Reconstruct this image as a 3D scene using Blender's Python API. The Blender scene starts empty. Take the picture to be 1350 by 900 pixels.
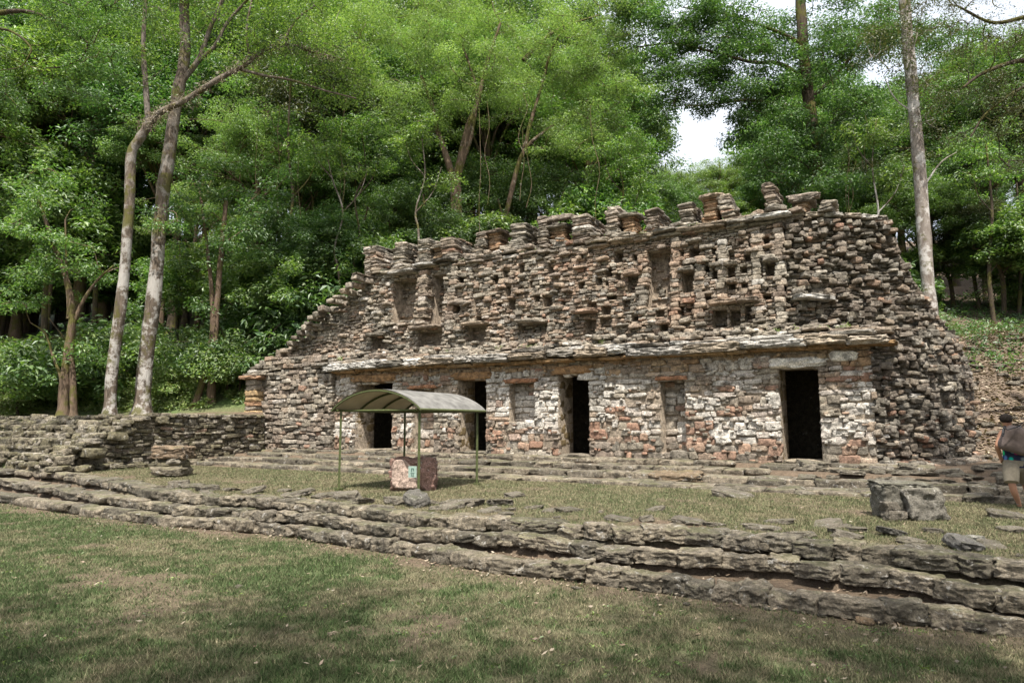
import bpy, bmesh, math, random
import numpy as np
from mathutils import Vector, Matrix
random.seed(7)
rng = np.random.default_rng(11)
C = bpy.context.scene.collection
R = math.radians

# ------------------------------------------------------------------ camera frame (metres; x runs along the facade, y away from it)
F_PX, HX, HY, HOR = 900.0, 675.0, 450.0, 557.0
YAW = R(30.5); PIT = math.atan((HOR - HY) / F_PX)
CAM = np.array([0.88, -18.98, 2.0])
RGT = np.array([math.cos(YAW), math.sin(YAW), 0.0]); FWD = np.array([-math.sin(YAW), math.cos(YAW), 0.0])

def ray(px, py):
    a = (px - HX) / F_PX; b = -(py - HY) / F_PX
    ct, st = math.cos(PIT), math.sin(PIT)
    return RGT * a + FWD * (ct - b * st) + np.array([0, 0, st + b * ct])
def at_depth(px, py, D):
    d = ray(px, py); return CAM + d * (D / float(d @ FWD))
def at_z(px, py, z):
    d = ray(px, py); return CAM + d * ((z - CAM[2]) / d[2])
def at_front(px, py, y0=0.0, k=0.0, z0=0.0):       # plane y = y0 + k (z - z0)
    d = ray(px, py)
    t = (y0 + k * (CAM[2] - z0) - CAM[1]) / (d[1] - k * d[2])
    return CAM + d * t

# ------------------------------------------------------------------ noise
def _h(i, j, k, seed):
    n = (i * 374761393 + j * 668265263 + k * 2147483647 + seed * 1442695041) & 0xFFFFFFFF
    n = ((n ^ (n >> 13)) * 1274126177) & 0xFFFFFFFF
    n = (n ^ (n >> 16)) & 0xFFFFFF
    return n / float(0xFFFFFF)
def vnoise(p, seed=0):
    p = np.asarray(p, float); f = np.floor(p); t = p - f; t = t * t * (3 - 2 * t); i = f.astype(np.int64)
    o = 0
    for dx in (0, 1):
        wx = t[:, 0] if dx else 1 - t[:, 0]
        for dy in (0, 1):
            wy = t[:, 1] if dy else 1 - t[:, 1]
            for dz in (0, 1):
                wz = t[:, 2] if dz else 1 - t[:, 2]
                o = o + wx * wy * wz * _h(i[:, 0] + dx, i[:, 1] + dy, i[:, 2] + dz, seed)
    return o
def fbm(p, octv=4, seed=0):
    p = np.asarray(p, float); o = 0; a = .5; s = 0
    for q in range(octv):
        o = o + a * vnoise(p, seed + q * 17); s += a; p = p * 2.03 + 11.3; a *= .5
    return o / s
def n2(x, y, sc, octv=3, seed=0):
    x = np.atleast_1d(np.asarray(x, float)); y = np.atleast_1d(np.asarray(y, float))
    return fbm(np.stack([x * sc, y * sc, x * 0 + .5], 1), octv, seed)
def sm(a, b, x):
    t = np.clip((x - a) / (b - a), 0, 1); return t * t * (3 - 2 * t)

# ------------------------------------------------------------------ object helpers
def tag(o, label=None, cat=None, group=None, kind=None):
    if label: o['label'] = label
    if cat: o['category'] = cat
    if group: o['group'] = group
    if kind: o['kind'] = kind
    return o
def thing(name, loc, label, cat, group=None):
    o = bpy.data.objects.new(name, None); C.objects.link(o); o.location = [float(v) for v in loc]; o.empty_display_size = .2
    return tag(o, label, cat, group)
def mesh_obj(name, V, faces, mat, parent=None, col=None, smooth=True, origin=None, rnd=None):
    """faces: list of (n,k) int arrays"""
    V = np.asarray(V, np.float32)
    base = np.zeros(3)
    root = parent
    while root is not None:
        base = base + np.array(root.location); root = root.parent
    off = np.array(origin, float) if origin is not None else base
    V = V - off.astype(np.float32)
    me = bpy.data.meshes.new(name)
    me.vertices.add(len(V)); me.vertices.foreach_set('co', V.ravel())
    faces = [np.asarray(f, np.int32) for f in faces if len(f)]
    tot = np.concatenate([np.full(len(f), f.shape[1], np.int32) for f in faces])
    idx = np.concatenate([f.ravel() for f in faces])
    st = np.concatenate([[0], np.cumsum(tot)[:-1]]).astype(np.int32)
    me.loops.add(len(idx)); me.loops.foreach_set('vertex_index', idx)
    me.polygons.add(len(tot)); me.polygons.foreach_set('loop_start', st)
    me.polygons.foreach_set('use_smooth', np.full(len(tot), smooth))
    if col is not None:
        c = np.ones((len(V), 4), np.float32); c[:, :3] = col
        a = me.attributes.new('tint', 'FLOAT_COLOR', 'POINT'); a.data.foreach_set('color', c.ravel())
    me.update(calc_edges=True); me.validate()
    me.materials.append(mat)
    o = bpy.data.objects.new(name, me); C.objects.link(o)
    if parent is not None:
        o.parent = parent
        if origin is not None: o.location = [float(v) for v in (off - base)]
    elif origin is not None: o.location = [float(v) for v in off]
    return o

class Bag:
    def __init__(s): s.V = []; s.F = {}; s.C = []; s.n = 0
    def add(s, V, F, col):
        V = np.asarray(V, float); F = np.asarray(F, np.int64)
        s.V.append(V); s.F.setdefault(F.shape[1], []).append(F + s.n)
        c = np.asarray(col, float)
        if c.ndim == 1: c = np.tile(c, (len(V), 1))
        s.C.append(c); s.n += len(V)
    def build(s, name, mat, parent=None, smooth=True, origin=None):
        return mesh_obj(name, np.concatenate(s.V), [np.concatenate(f) for f in s.F.values()], mat, parent, np.concatenate(s.C), smooth, origin)

# ------------------------------------------------------------------ stone templates
def cube_grid(co):
    n = len(co); idx = {}; V = []; F = []
    def vid(i, j, k):
        if (i, j, k) not in idx:
            idx[(i, j, k)] = len(V); V.append((co[i], co[j], co[k]))
        return idx[(i, j, k)]
    m = n - 1
    for a in range(m):
        for b in range(m):
            F.append((vid(a, b, 0), vid(a, b + 1, 0), vid(a + 1, b + 1, 0), vid(a + 1, b, 0)))
            F.append((vid(a, b, m), vid(a + 1, b, m), vid(a + 1, b + 1, m), vid(a, b + 1, m)))
            F.append((vid(a, 0, b), vid(a + 1, 0, b), vid(a + 1, 0, b + 1), vid(a, 0, b + 1)))
            F.append((vid(a, m, b), vid(a, m, b + 1), vid(a + 1, m, b + 1), vid(a + 1, m, b)))
            F.append((vid(0, a, b), vid(0, a, b + 1), vid(0, a + 1, b + 1), vid(0, a + 1, b)))
            F.append((vid(m, a, b), vid(m, a + 1, b), vid(m, a + 1, b + 1), vid(m, a, b + 1)))
    return np.array(V, float), np.array(F)
def templates(co, k, amp, nvar, freq=1.1, octv=2, seed=0):
    V, F = cube_grid(co); out = []
    for v in range(nvar):
        kk = k * (0.8 + .6 * rng.random())
        nrm = (np.abs(V) ** kk).sum(1) ** (1 / kk)
        P = V / nrm[:, None]
        # boxy but worn: mix of rounded and original
        for ax in range(3):
            P[:, ax] *= 1 + amp * 1.6 * (fbm(V * freq + 31 * v + 7 * ax, octv, seed + ax) - .5)
            P[:, ax] += amp * 1.3 * (fbm(V * freq * 1.7 + 13 * v + 5 * ax, octv, seed + 9 + ax) - .5)
        out.append(P)
    return out, F
T_LO = templates([-1, -.62, .62, 1], 5, .30, 14)
T_MID = templates([-1, -.78, -.27, .27, .78, 1], 7, .32, 14, 1.3, 3)
T_HI = templates([-1, -.88, -.66, -.4, -.13, .13, .4, .66, .88, 1], 7, .22, 12, 1.6, 3)
T_XHI = templates(list(np.linspace(-1, 1, 19)), 11, .16, 12, 1.7, 3)

def frames(yaw, roll=0, pitch=0):
    yaw = np.atleast_1d(yaw).astype(float); z = np.zeros_like(yaw)
    roll = z + roll; pitch = z + pitch
    cy, sy, cr, sr, cp, sp = np.cos(yaw), np.sin(yaw), np.cos(roll), np.sin(roll), np.cos(pitch), np.sin(pitch)
    o = np.zeros((len(yaw), 3, 3))
    Rz = np.stack([np.stack([cy, -sy, z], 1), np.stack([sy, cy, z], 1), np.stack([z, z, z + 1], 1)], 1)
    Ry = np.stack([np.stack([cr, z, sr], 1), np.stack([z, z + 1, z], 1), np.stack([-sr, z, cr], 1)], 1)
    Rx = np.stack([np.stack([z + 1, z, z], 1), np.stack([z, cp, -sp], 1), np.stack([z, sp, cp], 1)], 1)
    return Rz @ Ry @ Rx
def stones(bag, Cn, H, yaw, col, tpl=None, roll=0, pitch=0, jit=.06, disp=None):
    """centres (N,3), half sizes (N,3) [along, across, up]"""
    tpl = tpl or T_LO
    Cn = np.asarray(Cn, float).reshape(-1, 3); H = np.asarray(H, float).reshape(-1, 3); col = np.asarray(col, float)
    if col.ndim == 1: col = np.tile(col, (len(Cn), 1))
    N = len(Cn); Rm = frames(np.zeros(N) + yaw, roll, pitch)
    var = rng.integers(0, len(tpl[0]), N); flip = rng.choice([-1, 1], (N, 1))
    for v in range(len(tpl[0])):
        ii = np.where(var == v)[0]
        if not len(ii): continue
        T = tpl[0][v]; m = len(T)
        P = np.repeat(T[None], len(ii), 0)
        shear = rng.normal(0, jit, (len(ii), 1))
        P = P * H[ii][:, None, :]
        P[:, :, 0] += P[:, :, 2] * shear * 2
        P = np.einsum('nij,nmj->nmi', Rm[ii], P) + Cn[ii][:, None, :]
        dsp = disp if disp is not None else (.03 if m > 1000 else (.03 if m > 300 else 0))
        if dsp:
            Q = P.reshape(-1, 3); k1 = np.stack([fbm(Q * 5.5 + 17 * a_, 3, 60 + a_) for a_ in range(3)], 1) - .5; k2 = fbm(Q * 14, 3, 70)[:, None] - .5
            Q = Q + k1 * dsp * 2.2 + (Q - np.repeat(Cn[ii], m, 0)) * k2 * .3; P = Q.reshape(P.shape)
        Fq = (tpl[1][None] + (np.arange(len(ii)) * m)[:, None, None]).reshape(-1, 4)
        bag.add(P.reshape(-1, 3), Fq, np.repeat(col[ii], m, 0))
def box_verts(x0, x1, y0, y1, z0, z1):
    V = np.array([(x, y, z) for x in (x0, x1) for y in (y0, y1) for z in (z0, z1)], float)
    F = np.array([(0, 1, 3, 2), (4, 6, 7, 5), (0, 4, 5, 1), (2, 3, 7, 6), (0, 2, 6, 4), (1, 5, 7, 3)])
    return V, F
def tube(bag, pts, rad, col, seg=8, rough=0.0, seed=0):
    P = np.asarray(pts, float); r = np.asarray(rad, float); n = len(P)
    T = np.gradient(P, axis=0); T /= np.linalg.norm(T, axis=1)[:, None] + 1e-9
    ref = np.array([0., 1, 0]) if abs(T[0, 1]) < .8 else np.array([1., 0, 0])
    A = np.cross(T, ref); A /= np.linalg.norm(A, axis=1)[:, None] + 1e-9
    B = np.cross(T, A)
    th = np.arange(seg) * 2 * math.pi / seg
    rr = np.repeat(r[:, None], seg, 1)
    if rough:
        q = np.stack([np.tile(np.cos(th), n) * 1.3, np.tile(np.sin(th), n) * 1.3, np.repeat(np.arange(n) * .35, seg)], 1)
        rr = rr * (1 + rough * 2 * (fbm(q + seed * 7.7, 3, seed) - .5).reshape(n, seg))
    V = P[:, None, :] + (A[:, None, :] * np.cos(th)[None, :, None] + B[:, None, :] * np.sin(th)[None, :, None]) * rr[:, :, None]
    i = np.arange(n - 1)[:, None] * seg; j = np.arange(seg)[None]
    a = i + j; b = i + (j + 1) % seg
    F = np.stack([a, b, b + seg, a + seg], 2).reshape(-1, 4)
    V = V.reshape(-1, 3)
    bag.add(V, F, col)
    # end cap
    e = np.concatenate([V[-seg:], P[-1:] + T[-1:] * r[-1] * .4])
    Fc = np.array([(k, (k + 1) % seg, seg) for k in range(seg)])
    bag.add(e, Fc, col)
def curve_pts(ctrl, n):
    P = np.asarray(ctrl, float); m = len(P)
    if m == 2: return P[0] + (P[1] - P[0]) * np.linspace(0, 1, n)[:, None]
    Q = np.concatenate([[2 * P[0] - P[1]], P, [2 * P[-1] - P[-2]]])
    out = []
    for t in np.linspace(0, m - 1 - 1e-6, n):
        i = int(t); f = t - i
        p0, p1, p2, p3 = Q[i], Q[i + 1], Q[i + 2], Q[i + 3]
        out.append(.5 * ((2 * p1) + (-p0 + p2) * f + (2 * p0 - 5 * p1 + 4 * p2 - p3) * f * f + (-p0 + 3 * p1 - 3 * p2 + p3) * f ** 3))
    return np.array(out)

# ------------------------------------------------------------------ materials
def mat(name):
    m = bpy.data.materials.new(name); m.use_nodes = True; nt = m.node_tree
    for n in list(nt.nodes): nt.nodes.remove(n)
    out = nt.nodes.new('ShaderNodeOutputMaterial')
    return m, nt, out
def N(nt, typ, **kw):
    n = nt.nodes.new(typ)
    for k, v in kw.items():
        if k in n.inputs.keys() if isinstance(k, str) else False: n.inputs[k].default_value = v
        else: setattr(n, k, v)
    return n
def noise(nt, co, scale, detail=4, rough=.55):
    n = nt.nodes.new('ShaderNodeTexNoise'); n.inputs['Scale'].default_value = scale
    n.inputs['Detail'].default_value = detail; n.inputs['Roughness'].default_value = rough
    nt.links.new(co, n.inputs['Vector']); return n.outputs['Fac']
def ramp(nt, fac, stops):
    n = nt.nodes.new('ShaderNodeValToRGB'); e = n.color_ramp.elements
    while len(e) < len(stops): e.new(.5)
    for q, (p, c) in enumerate(stops):
        e[q].position = p; e[q].color = (c, c, c, 1) if not hasattr(c, '__len__') else (*c, 1)
    nt.links.new(fac, n.inputs['Fac']); return n.outputs['Color']
def mix(nt, a, b, fac, mode='MIX'):
    n = nt.nodes.new('ShaderNodeMix'); n.data_type = 'RGBA'; n.blend_type = mode
    for s, v in ((n.inputs[0], fac), (n.inputs[6], a), (n.inputs[7], b)):
        if hasattr(v, 'links'): nt.links.new(v, s)
        elif hasattr(v, '__len__'): s.default_value = (*v, 1)
        else: s.default_value = v
    return n.outputs[2]
def bump(nt, h, strength, dist, nrm=None):
    n = nt.nodes.new('ShaderNodeBump'); n.inputs['Strength'].default_value = strength; n.inputs['Distance'].default_value = dist
    nt.links.new(h, n.inputs['Height'])
    if nrm is not None: nt.links.new(nrm, n.inputs['Normal'])
    return n.outputs['Normal']
def principled(nt, out, col, rough=.9, nrm=None, metal=0, spec=.3):
    p = nt.nodes.new('ShaderNodeBsdfPrincipled')
    if hasattr(col, 'links'): nt.links.new(col, p.inputs['Base Color'])
    else: p.inputs['Base Color'].default_value = (*col, 1)
    p.inputs['Roughness'].default_value = rough; p.inputs['Metallic'].default_value = metal
    p.inputs['Specular IOR Level'].default_value = spec
    if nrm is not None: nt.links.new(nrm, p.inputs['Normal'])
    nt.links.new(p.outputs[0], out.inputs[0]); return p
def stone_mat(name, dark_t=.56, pale_t=.66, moss=0.0, bstr=.7, scale=1.0):
    m, nt, out = mat(name)
    tc = nt.nodes.new('ShaderNodeTexCoord').outputs['Object']
    at = nt.nodes.new('ShaderNodeAttribute'); at.attribute_name = 'tint'
    n1 = noise(nt, tc, 7 * scale, 6, .65)
    c = mix(nt, at.outputs['Color'], ramp(nt, n1, [(.3, .36), (.7, 1.38)]), 1, 'MULTIPLY')
    c = mix(nt, c, ramp(nt, noise(nt, tc, 28 * scale, 5, .7), [(.3, .6), (.7, 1.4)]), 1, 'MULTIPLY')
    n2_ = noise(nt, tc, 3.4 * scale, 10, .75)
    c = mix(nt, c, (.05, .044, .034), ramp(nt, n2_, [(dark_t - .04, 0.0), (dark_t + .08, .72)]))
    n3 = noise(nt, tc, 5.1 * scale, 8, .75)
    c = mix(nt, c, (.46, .44, .40), ramp(nt, n3, [(pale_t - .04, 0.0), (pale_t + .03, .75)]))
    if moss:
        g = nt.nodes.new('ShaderNodeNewGeometry'); sp = nt.nodes.new('ShaderNodeSeparateXYZ'); nt.links.new(g.outputs['Normal'], sp.inputs[0])
        up = ramp(nt, sp.outputs['Z'], [(.35, 0.0), (.9, 1.0)])
        n4 = ramp(nt, noise(nt, tc, 1.7, 6, .6), [(.45, 0.0), (.6, moss)])
        c = mix(nt, c, (.10, .11, .035), mix(nt, up, n4, 1, 'MULTIPLY'))
    b1 = bump(nt, noise(nt, tc, 14 * scale, 8, .7), bstr, .05)
    b2 = bump(nt, noise(nt, tc, 60 * scale, 4, .6), bstr * .7, .012, b1)
    principled(nt, out, c, .93, b2, 0, .2)
    return m
M = {}
M['masonry'] = stone_mat('temple_masonry')
M['dark_masonry'] = stone_mat('lichen_masonry', .54, .63)
M['step'] = stone_mat('weathered_step_stone', .52, .62, .35, 1.0, 1.5)
M['rock'] = stone_mat('terrace_rock', .53, .61, .25, 1.0, 1.6)
def leaf_mat(name, ca, cb, cc, trans=.45, straw=None):
    m, nt, out = mat(name)
    g = nt.nodes.new('ShaderNodeNewGeometry'); oi = nt.nodes.new('ShaderNodeObjectInfo')
    tc = nt.nodes.new('ShaderNodeTexCoord').outputs['Object']
    c = ramp(nt, g.outputs['Random Per Island'], [(0, ca), (.5, cb), (1, cc)])
    n_ = noise(nt, tc, .45, 3, .6)
    c = mix(nt, c, ramp(nt, n_, [(.35, .7), (.65, 1.35)]), 1, 'MULTIPLY')
    hs = nt.nodes.new('ShaderNodeHueSaturation'); nt.links.new(c, hs.inputs['Color'])
    mr = nt.nodes.new('ShaderNodeMapRange'); mr.inputs[3].default_value = .485; mr.inputs[4].default_value = .515
    nt.links.new(oi.outputs['Random'], mr.inputs[0]); nt.links.new(mr.outputs[0], hs.inputs['Hue'])
    d = nt.nodes.new('ShaderNodeBsdfDiffuse'); t = nt.nodes.new('ShaderNodeBsdfTranslucent'); gl = nt.nodes.new('ShaderNodeBsdfGlossy')
    gl.inputs['Roughness'].default_value = .52; gl.inputs['Color'].default_value = (.9, .95, .9, 1)
    nt.links.new(hs.outputs[0], d.inputs[0])
    tcx = mix(nt, hs.outputs[0], (1.15, 1.3, .55), 1, 'MULTIPLY'); nt.links.new(tcx, t.inputs[0])
    a = nt.nodes.new('ShaderNodeMixShader'); a.inputs[0].default_value = trans
    nt.links.new(d.outputs[0], a.inputs[1]); nt.links.new(t.outputs[0], a.inputs[2])
    b = nt.nodes.new('ShaderNodeMixShader'); b.inputs[0].default_value = .055
    nt.links.new(a.outputs[0], b.inputs[1]); nt.links.new(gl.outputs[0], b.inputs[2])
    nt.links.new(b.outputs[0], out.inputs[0]); return m
M['leaf'] = leaf_mat('jungle_leaves', (.045, .10, .022), (.105, .19, .042), (.23, .31, .095), .5)
M['leaf_dark'] = leaf_mat('dark_leaves', (.032, .078, .02), (.068, .135, .032), (.15, .225, .07), .45)
M['leaf_bright'] = leaf_mat('bright_fine_leaves', (.085, .16, .045), (.15, .24, .075), (.27, .36, .14), .5)
M['leaf_olive'] = leaf_mat('olive_leaves', (.04, .055, .02), (.065, .085, .028), (.11, .105, .045), .3)
M['leaf_herb'] = leaf_mat('pale_herb_leaves', (.09, .16, .035), (.18, .26, .06), (.34, .36, .16), .4)
def bark_mat(name, ca, cb, pale, pale_t=.55, mossy=0.0, zf=0):
    m, nt, out = mat(name)
    tc = nt.nodes.new('ShaderNodeTexCoord').outputs['Object']
    mp = nt.nodes.new('ShaderNodeMapping'); mp.inputs['Scale'].default_value = (1, 1, .22); nt.links.new(tc, mp.inputs[0])
    n1 = noise(nt, mp.outputs[0], 9, 8, .7)
    c = mix(nt, ca, cb, ramp(nt, n1, [(.35, 0.0), (.65, 1.0)]))
    pf = ramp(nt, noise(nt, tc, 1.6, 8, .7), [(pale_t - .03, 0.0), (pale_t + .04, .85)])
    if zf:
        sp = nt.nodes.new('ShaderNodeSeparateXYZ'); nt.links.new(tc, sp.inputs[0]); mr = nt.nodes.new('ShaderNodeMapRange'); mr.inputs[1].default_value = zf; mr.inputs[2].default_value = zf + 9; mr.inputs[3].default_value = 1; mr.inputs[4].default_value = .12
        nt.links.new(sp.outputs['Z'], mr.inputs[0]); pf = mix(nt, pf, mr.outputs[0], 1, 'MULTIPLY')
    c = mix(nt, c, pale, pf)
    if mossy: c = mix(nt, c, (.09, .085, .025), ramp(nt, noise(nt, tc, 1.1, 6, .7), [(.5 - mossy * .2, 0.0), (.56 - mossy * .2, .9)]))
    b = bump(nt, n1, 1.0, .06); b = bump(nt, noise(nt, mp.outputs[0], 40, 5, .7), .7, .015, b)
    principled(nt, out, c, .95, b, 0, .15); return m
M['bark_pale'] = bark_mat('pale_bark', (.05, .04, .03), (.17, .135, .105), (.42, .40, .37), .50, -.1, 4.5)
M['bark_brown'] = bark_mat('brown_bark', (.07, .05, .035), (.17, .12, .085), (.30, .27, .23), .62, .05)
M['bark_dark'] = bark_mat('dark_bark', (.035, .027, .02), (.09, .07, .05), (.2, .19, .17), .68, .05)
M['bark_white'] = bark_mat('white_bark', (.14, .115, .095), (.27, .24, .21), (.46, .44, .41), .53, -.3)
def plain(name, col, rough=.6, metal=0, var=.15, sc=20, b=.1):
    m, nt, out = mat(name)
    tc = nt.nodes.new('ShaderNodeTexCoord').outputs['Object']
    n1 = noise(nt, tc, sc, 5, .6)
    c = mix(nt, col, ramp(nt, n1, [(.3, 1 - var), (.7, 1 + var)]), 1, 'MULTIPLY')
    principled(nt, out, c, rough, bump(nt, n1, b, .01), metal); return m
M['green_paint'] = plain('green_painted_steel', (.06, .072, .026), .5, 0, .35, 25, .2)
M['roof_sheet'] = plain('translucent_grey_roof_sheet', (.15, .146, .136), .55, 0, .4, 5, .15)
M['roof_under'] = plain('pale_roof_underside', (.42, .37, .30), .7, 0, .12, 4, .05)
M['sign_green'] = plain('pale_green_sign', (.24, .32, .28), .5)
M['sign_ink'] = plain('dark_sign_ink', (.05, .10, .08), .5)
M['skin'] = plain('tanned_skin', (.33, .175, .11), .55, 0, .08, 12)
M['hair'] = plain('dark_brown_hair', (.014, .009, .006), .8, 0, .4, 80, .8)
M['khaki'] = plain('khaki_cotton', (.23, .20, .15), .9, 0, .12, 30)
M['pack'] = plain('taupe_backpack_nylon', (.12, .092, .082), .7, 0, .15, 18, .4)
M['pack_dark'] = plain('black_webbing', (.02, .02, .022), .7)
M['shoe'] = plain('black_shoe', (.018, .017, .017), .6)
M['sock'] = plain('grey_sock', (.25, .25, .25), .9)
M['dead_leaf'] = leaf_mat('fallen_leaves', (.09, .06, .038), (.19, .14, .095), (.30, .25, .18), .1)
M['white_card'] = plain('white_label', (.6, .62, .58), .6)
def shirt_mat():
    m, nt, out = mat('bright_patterned_shirt')
    tc = nt.nodes.new('ShaderNodeTexCoord').outputs['Object']
    v = nt.nodes.new('ShaderNodeTexVoronoi'); v.inputs['Scale'].default_value = 9; nt.links.new(tc, v.inputs['Vector'])
    hs = nt.nodes.new('ShaderNodeHueSaturation'); hs.inputs['Saturation'].default_value = 1.7; hs.inputs['Value'].default_value = .6
    nt.links.new(v.outputs['Color'], hs.inputs['Color'])
    c = mix(nt, (.015, .02, .05), hs.outputs[0], ramp(nt, v.outputs['Distance'], [(.35, 1.0), (.55, 0.0)]))
    principled(nt, out, c, .85); return m
M['shirt'] = shirt_mat()
def tint_mat(name, trans=.2):
    m, nt, out = mat(name)
    at = nt.nodes.new('ShaderNodeAttribute'); at.attribute_name = 'tint'
    d = nt.nodes.new('ShaderNodeBsdfDiffuse'); t = nt.nodes.new('ShaderNodeBsdfTranslucent')
    nt.links.new(at.outputs['Color'], d.inputs[0]); nt.links.new(at.outputs['Color'], t.inputs[0])
    a = nt.nodes.new('ShaderNodeMixShader'); a.inputs[0].default_value = trans
    nt.links.new(d.outputs[0], a.inputs[1]); nt.links.new(t.outputs[0], a.inputs[2]); nt.links.new(a.outputs[0], out.inputs[0]); return m
M['blade'] = tint_mat('grass_blades', .3)
def ground_mat():
    m, nt, out = mat('grass_and_soil')
    tc = nt.nodes.new('ShaderNodeTexCoord').outputs['Object']
    at = nt.nodes.new('ShaderNodeAttribute'); at.attribute_name = 'tint'
    n1 = noise(nt, tc, 9, 8, .7); n3 = noise(nt, tc, 55, 6, .7)
    c = mix(nt, at.outputs['Color'], ramp(nt, n1, [(.3, .6), (.7, 1.35)]), 1, 'MULTIPLY')
    c = mix(nt, c, ramp(nt, n3, [(.3, .5), (.7, 1.6)]), 1, 'MULTIPLY')
    c = mix(nt, c, (.27, .235, .17), ramp(nt, noise(nt, tc, 23, 7, .75), [(.60, 0.0), (.68, .6)]))
    b = bump(nt, n3, .9, .03); b = bump(nt, n1, .7, .05, b)
    principled(nt, out, c, .97, b, 0, .1); return m
M['ground'] = ground_mat()

# ------------------------------------------------------------------ step lines read as plan curves
def line_from(picks, z):
    P = np.array([at_z(px, py, z)[:2] for px, py in picks]); P = P[np.argsort(P[:, 0])]
    def f(x):
        return np.interp(x, P[:, 0], P[:, 1])
    return f
E1 = line_from([(0,663),(118,681),(207,693),(311,701),(400,710),(455,720),(548,736),(622,751),(696,760),(770,770),(900,788),(1050,805),(1133,820),(1267,832),(1350,840)], 0)
E2 = line_from([(0,633),(74,644),(160,658),(225,667),(296,675),(341,682),(400,689),(467,693),(548,699),(622,703),(733,712),(807,723),(881,729),(967,733),(1033,738),(1100,748),(1183,753),(1233,763),(1300,777),(1350,783)], .36)
E3 = line_from([(0,619),(59,621),(98,627),(154,636),(193,645),(267,654),(341,666),(400,677),(485,681),(548,682),(622,682),(678,688),(715,694),(807,696),(900,697),(967,703),(1067,713),(1167,723),(1233,730),(1300,737),(1350,743)], .56)
def e1(x): return E1(x)
def e2(x): return np.maximum(E2(x), E1(x) + .22)
def e3(x): return np.maximum(E3(x), e2(x) + .24)
TS = [(-4.15, .68), (-3.0, .79), (-1.8, .89), (-.55, 1.0)]         # temple steps (front edge y, top z)
ZB = 1.0
SR = [(-8.25, .80), (-7.85, 1.0), (-7.4, 1.22), (-6.95, 1.44), (-6.5, 1.66), (-6.05, 1.88), (-5.6, 2.08), (-5.1, 2.25)]  # platform stair rows
PLX = -21.6

def terrain(x, y):
    x = np.asarray(x, float); y = np.asarray(y, float)
    h = .05 * (n2(x, y, .25, 2, 3).reshape(x.shape) - .5)
    lawn = h * 1.2 * sm(0, 2, np.abs(y + 12))
    a, b, c = e1(x), e2(x), e3(x)
    z = lawn.copy()
    z = np.where(y > a + .15, .10 + lawn, z); z = np.where(y > b + .12, .28, z)
    t = .50 + .10 * np.clip((y - c) / 7, 0, 1) + 1.2 * h
    z = np.where(y > c + .15, t, z)
    for (yy, zz) in TS: z = np.where((y > yy + .15) & (x < 3.2 + 0 * x), np.maximum(z, zz - .05 + h * .4), z)
    # hillside
    s = y * .86 - np.where(x < -3, -.75, x * .25)
    right = 1.0 + .62 * np.clip(s - 3.9, 0, 7) + .34 * np.clip(s - 10.9, 0, 60)
    rough = .5 * (n2(x, y, .35, 3, 5).reshape(x.shape) - .5)
    z = np.where(s > 3.9, np.maximum(z, right + rough * sm(3.9, 6, s)), z)
    # platform on the left
    pl = np.full_like(z, -9.0); s = y * .86 - x * .25
    for (yy, zz) in SR: pl = np.where(y > yy + .12, zz - .05, pl)
    pl = np.where(y > -4.7, 2.22 + .25 * h + .05 * np.clip(y + 4.7, 0, 4) , pl)
    s2 = np.clip(s - 5.8, 0, 8); pl = np.where(y > -4.7, pl + .55 * s2 + .34 * np.clip(s - 13.8, 0, 60) + rough * sm(5.8, 8, s), pl)
    inpl = (x < PLX - .12); s = y * .86 - x * .25
    z = np.where(inpl, np.maximum(z, pl), z)
    return z
def gz(x, y): return float(terrain(np.array([x]), np.array([y]))[0])

GREEN = np.array([.066, .088, .038]); STRAW = np.array([.17, .148, .092]); SOIL = np.array([.13, .098, .070]); LITTER = np.array([.13, .10, .075])
HERB = np.array([.06, .10, .03])
def ground_mixes(x, y):
    g = n2(x, y, .5, 4, 21) * .6 + .2 + .45 * (n2(x, y, 2.3, 3, 22) - .5) + .5 * (n2(x, y, 7, 2, 25) - .5)
    green = .12 + .78 * sm(.37, .60, g)
    bare = sm(.545, .70, n2(x, y, .8, 4, 23) + .4 * (n2(x, y, 4, 3, 24) - .5))
    edge = np.exp(-((y - e1(x) + .1) / .45) ** 2)
    terr = sm(.2, .6, y - e3(x))
    rocky = terr * np.exp(-(np.clip(y - e3(x) - .2, 0, 9) / 1.6) ** 2)
    green = green * (1 - .45 * terr); bare = np.clip(bare * .85 + .8 * edge + .5 * rocky, 0, 1)
    return green, bare, terr
def ground_color(x, y):
    green, bare, terr = ground_mixes(x, y)
    c = STRAW[None] * (.85) * (1 - green[:, None]) + GREEN[None] * 1.15 * green[:, None]
    c = c * (1 - bare[:, None]) + SOIL[None] * bare[:, None]
    s = y * .86 - x * .25
    onstep = (y > e1(x) + .1) & (y < e3(x) + .15)
    c[onstep] = SOIL * .9
    ts = (y > -4.2) & (x > PLX) & (s < 5); c[ts] = SOIL * .95
    sr = y * .86 - np.where(x < -3, -.75, x * .25); lit = (sm(3.6, 4.4, sr) * (x > PLX - .1))[:, None]; c = c * (1 - lit) + LITTER[None] * lit
    pl = ((x < PLX - .1) & (y > -8.3)); gp = sm(.45, .6, n2(x, y, .5, 3, 31))[:, None]
    pc = SOIL[None] * 1.1 * (1 - gp) + HERB[None] * 1.3 * gp
    herb = (sm(5.0, 7.0, s) * (1 - .6 * sm(14, 20, s)))[:, None]; pc = pc * (1 - herb) + (HERB[None] * (1.2 - .5 * gp) + .4 * LITTER[None] * gp) * herb
    c = np.where(pl[:, None], pc, c)
    return c
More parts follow.
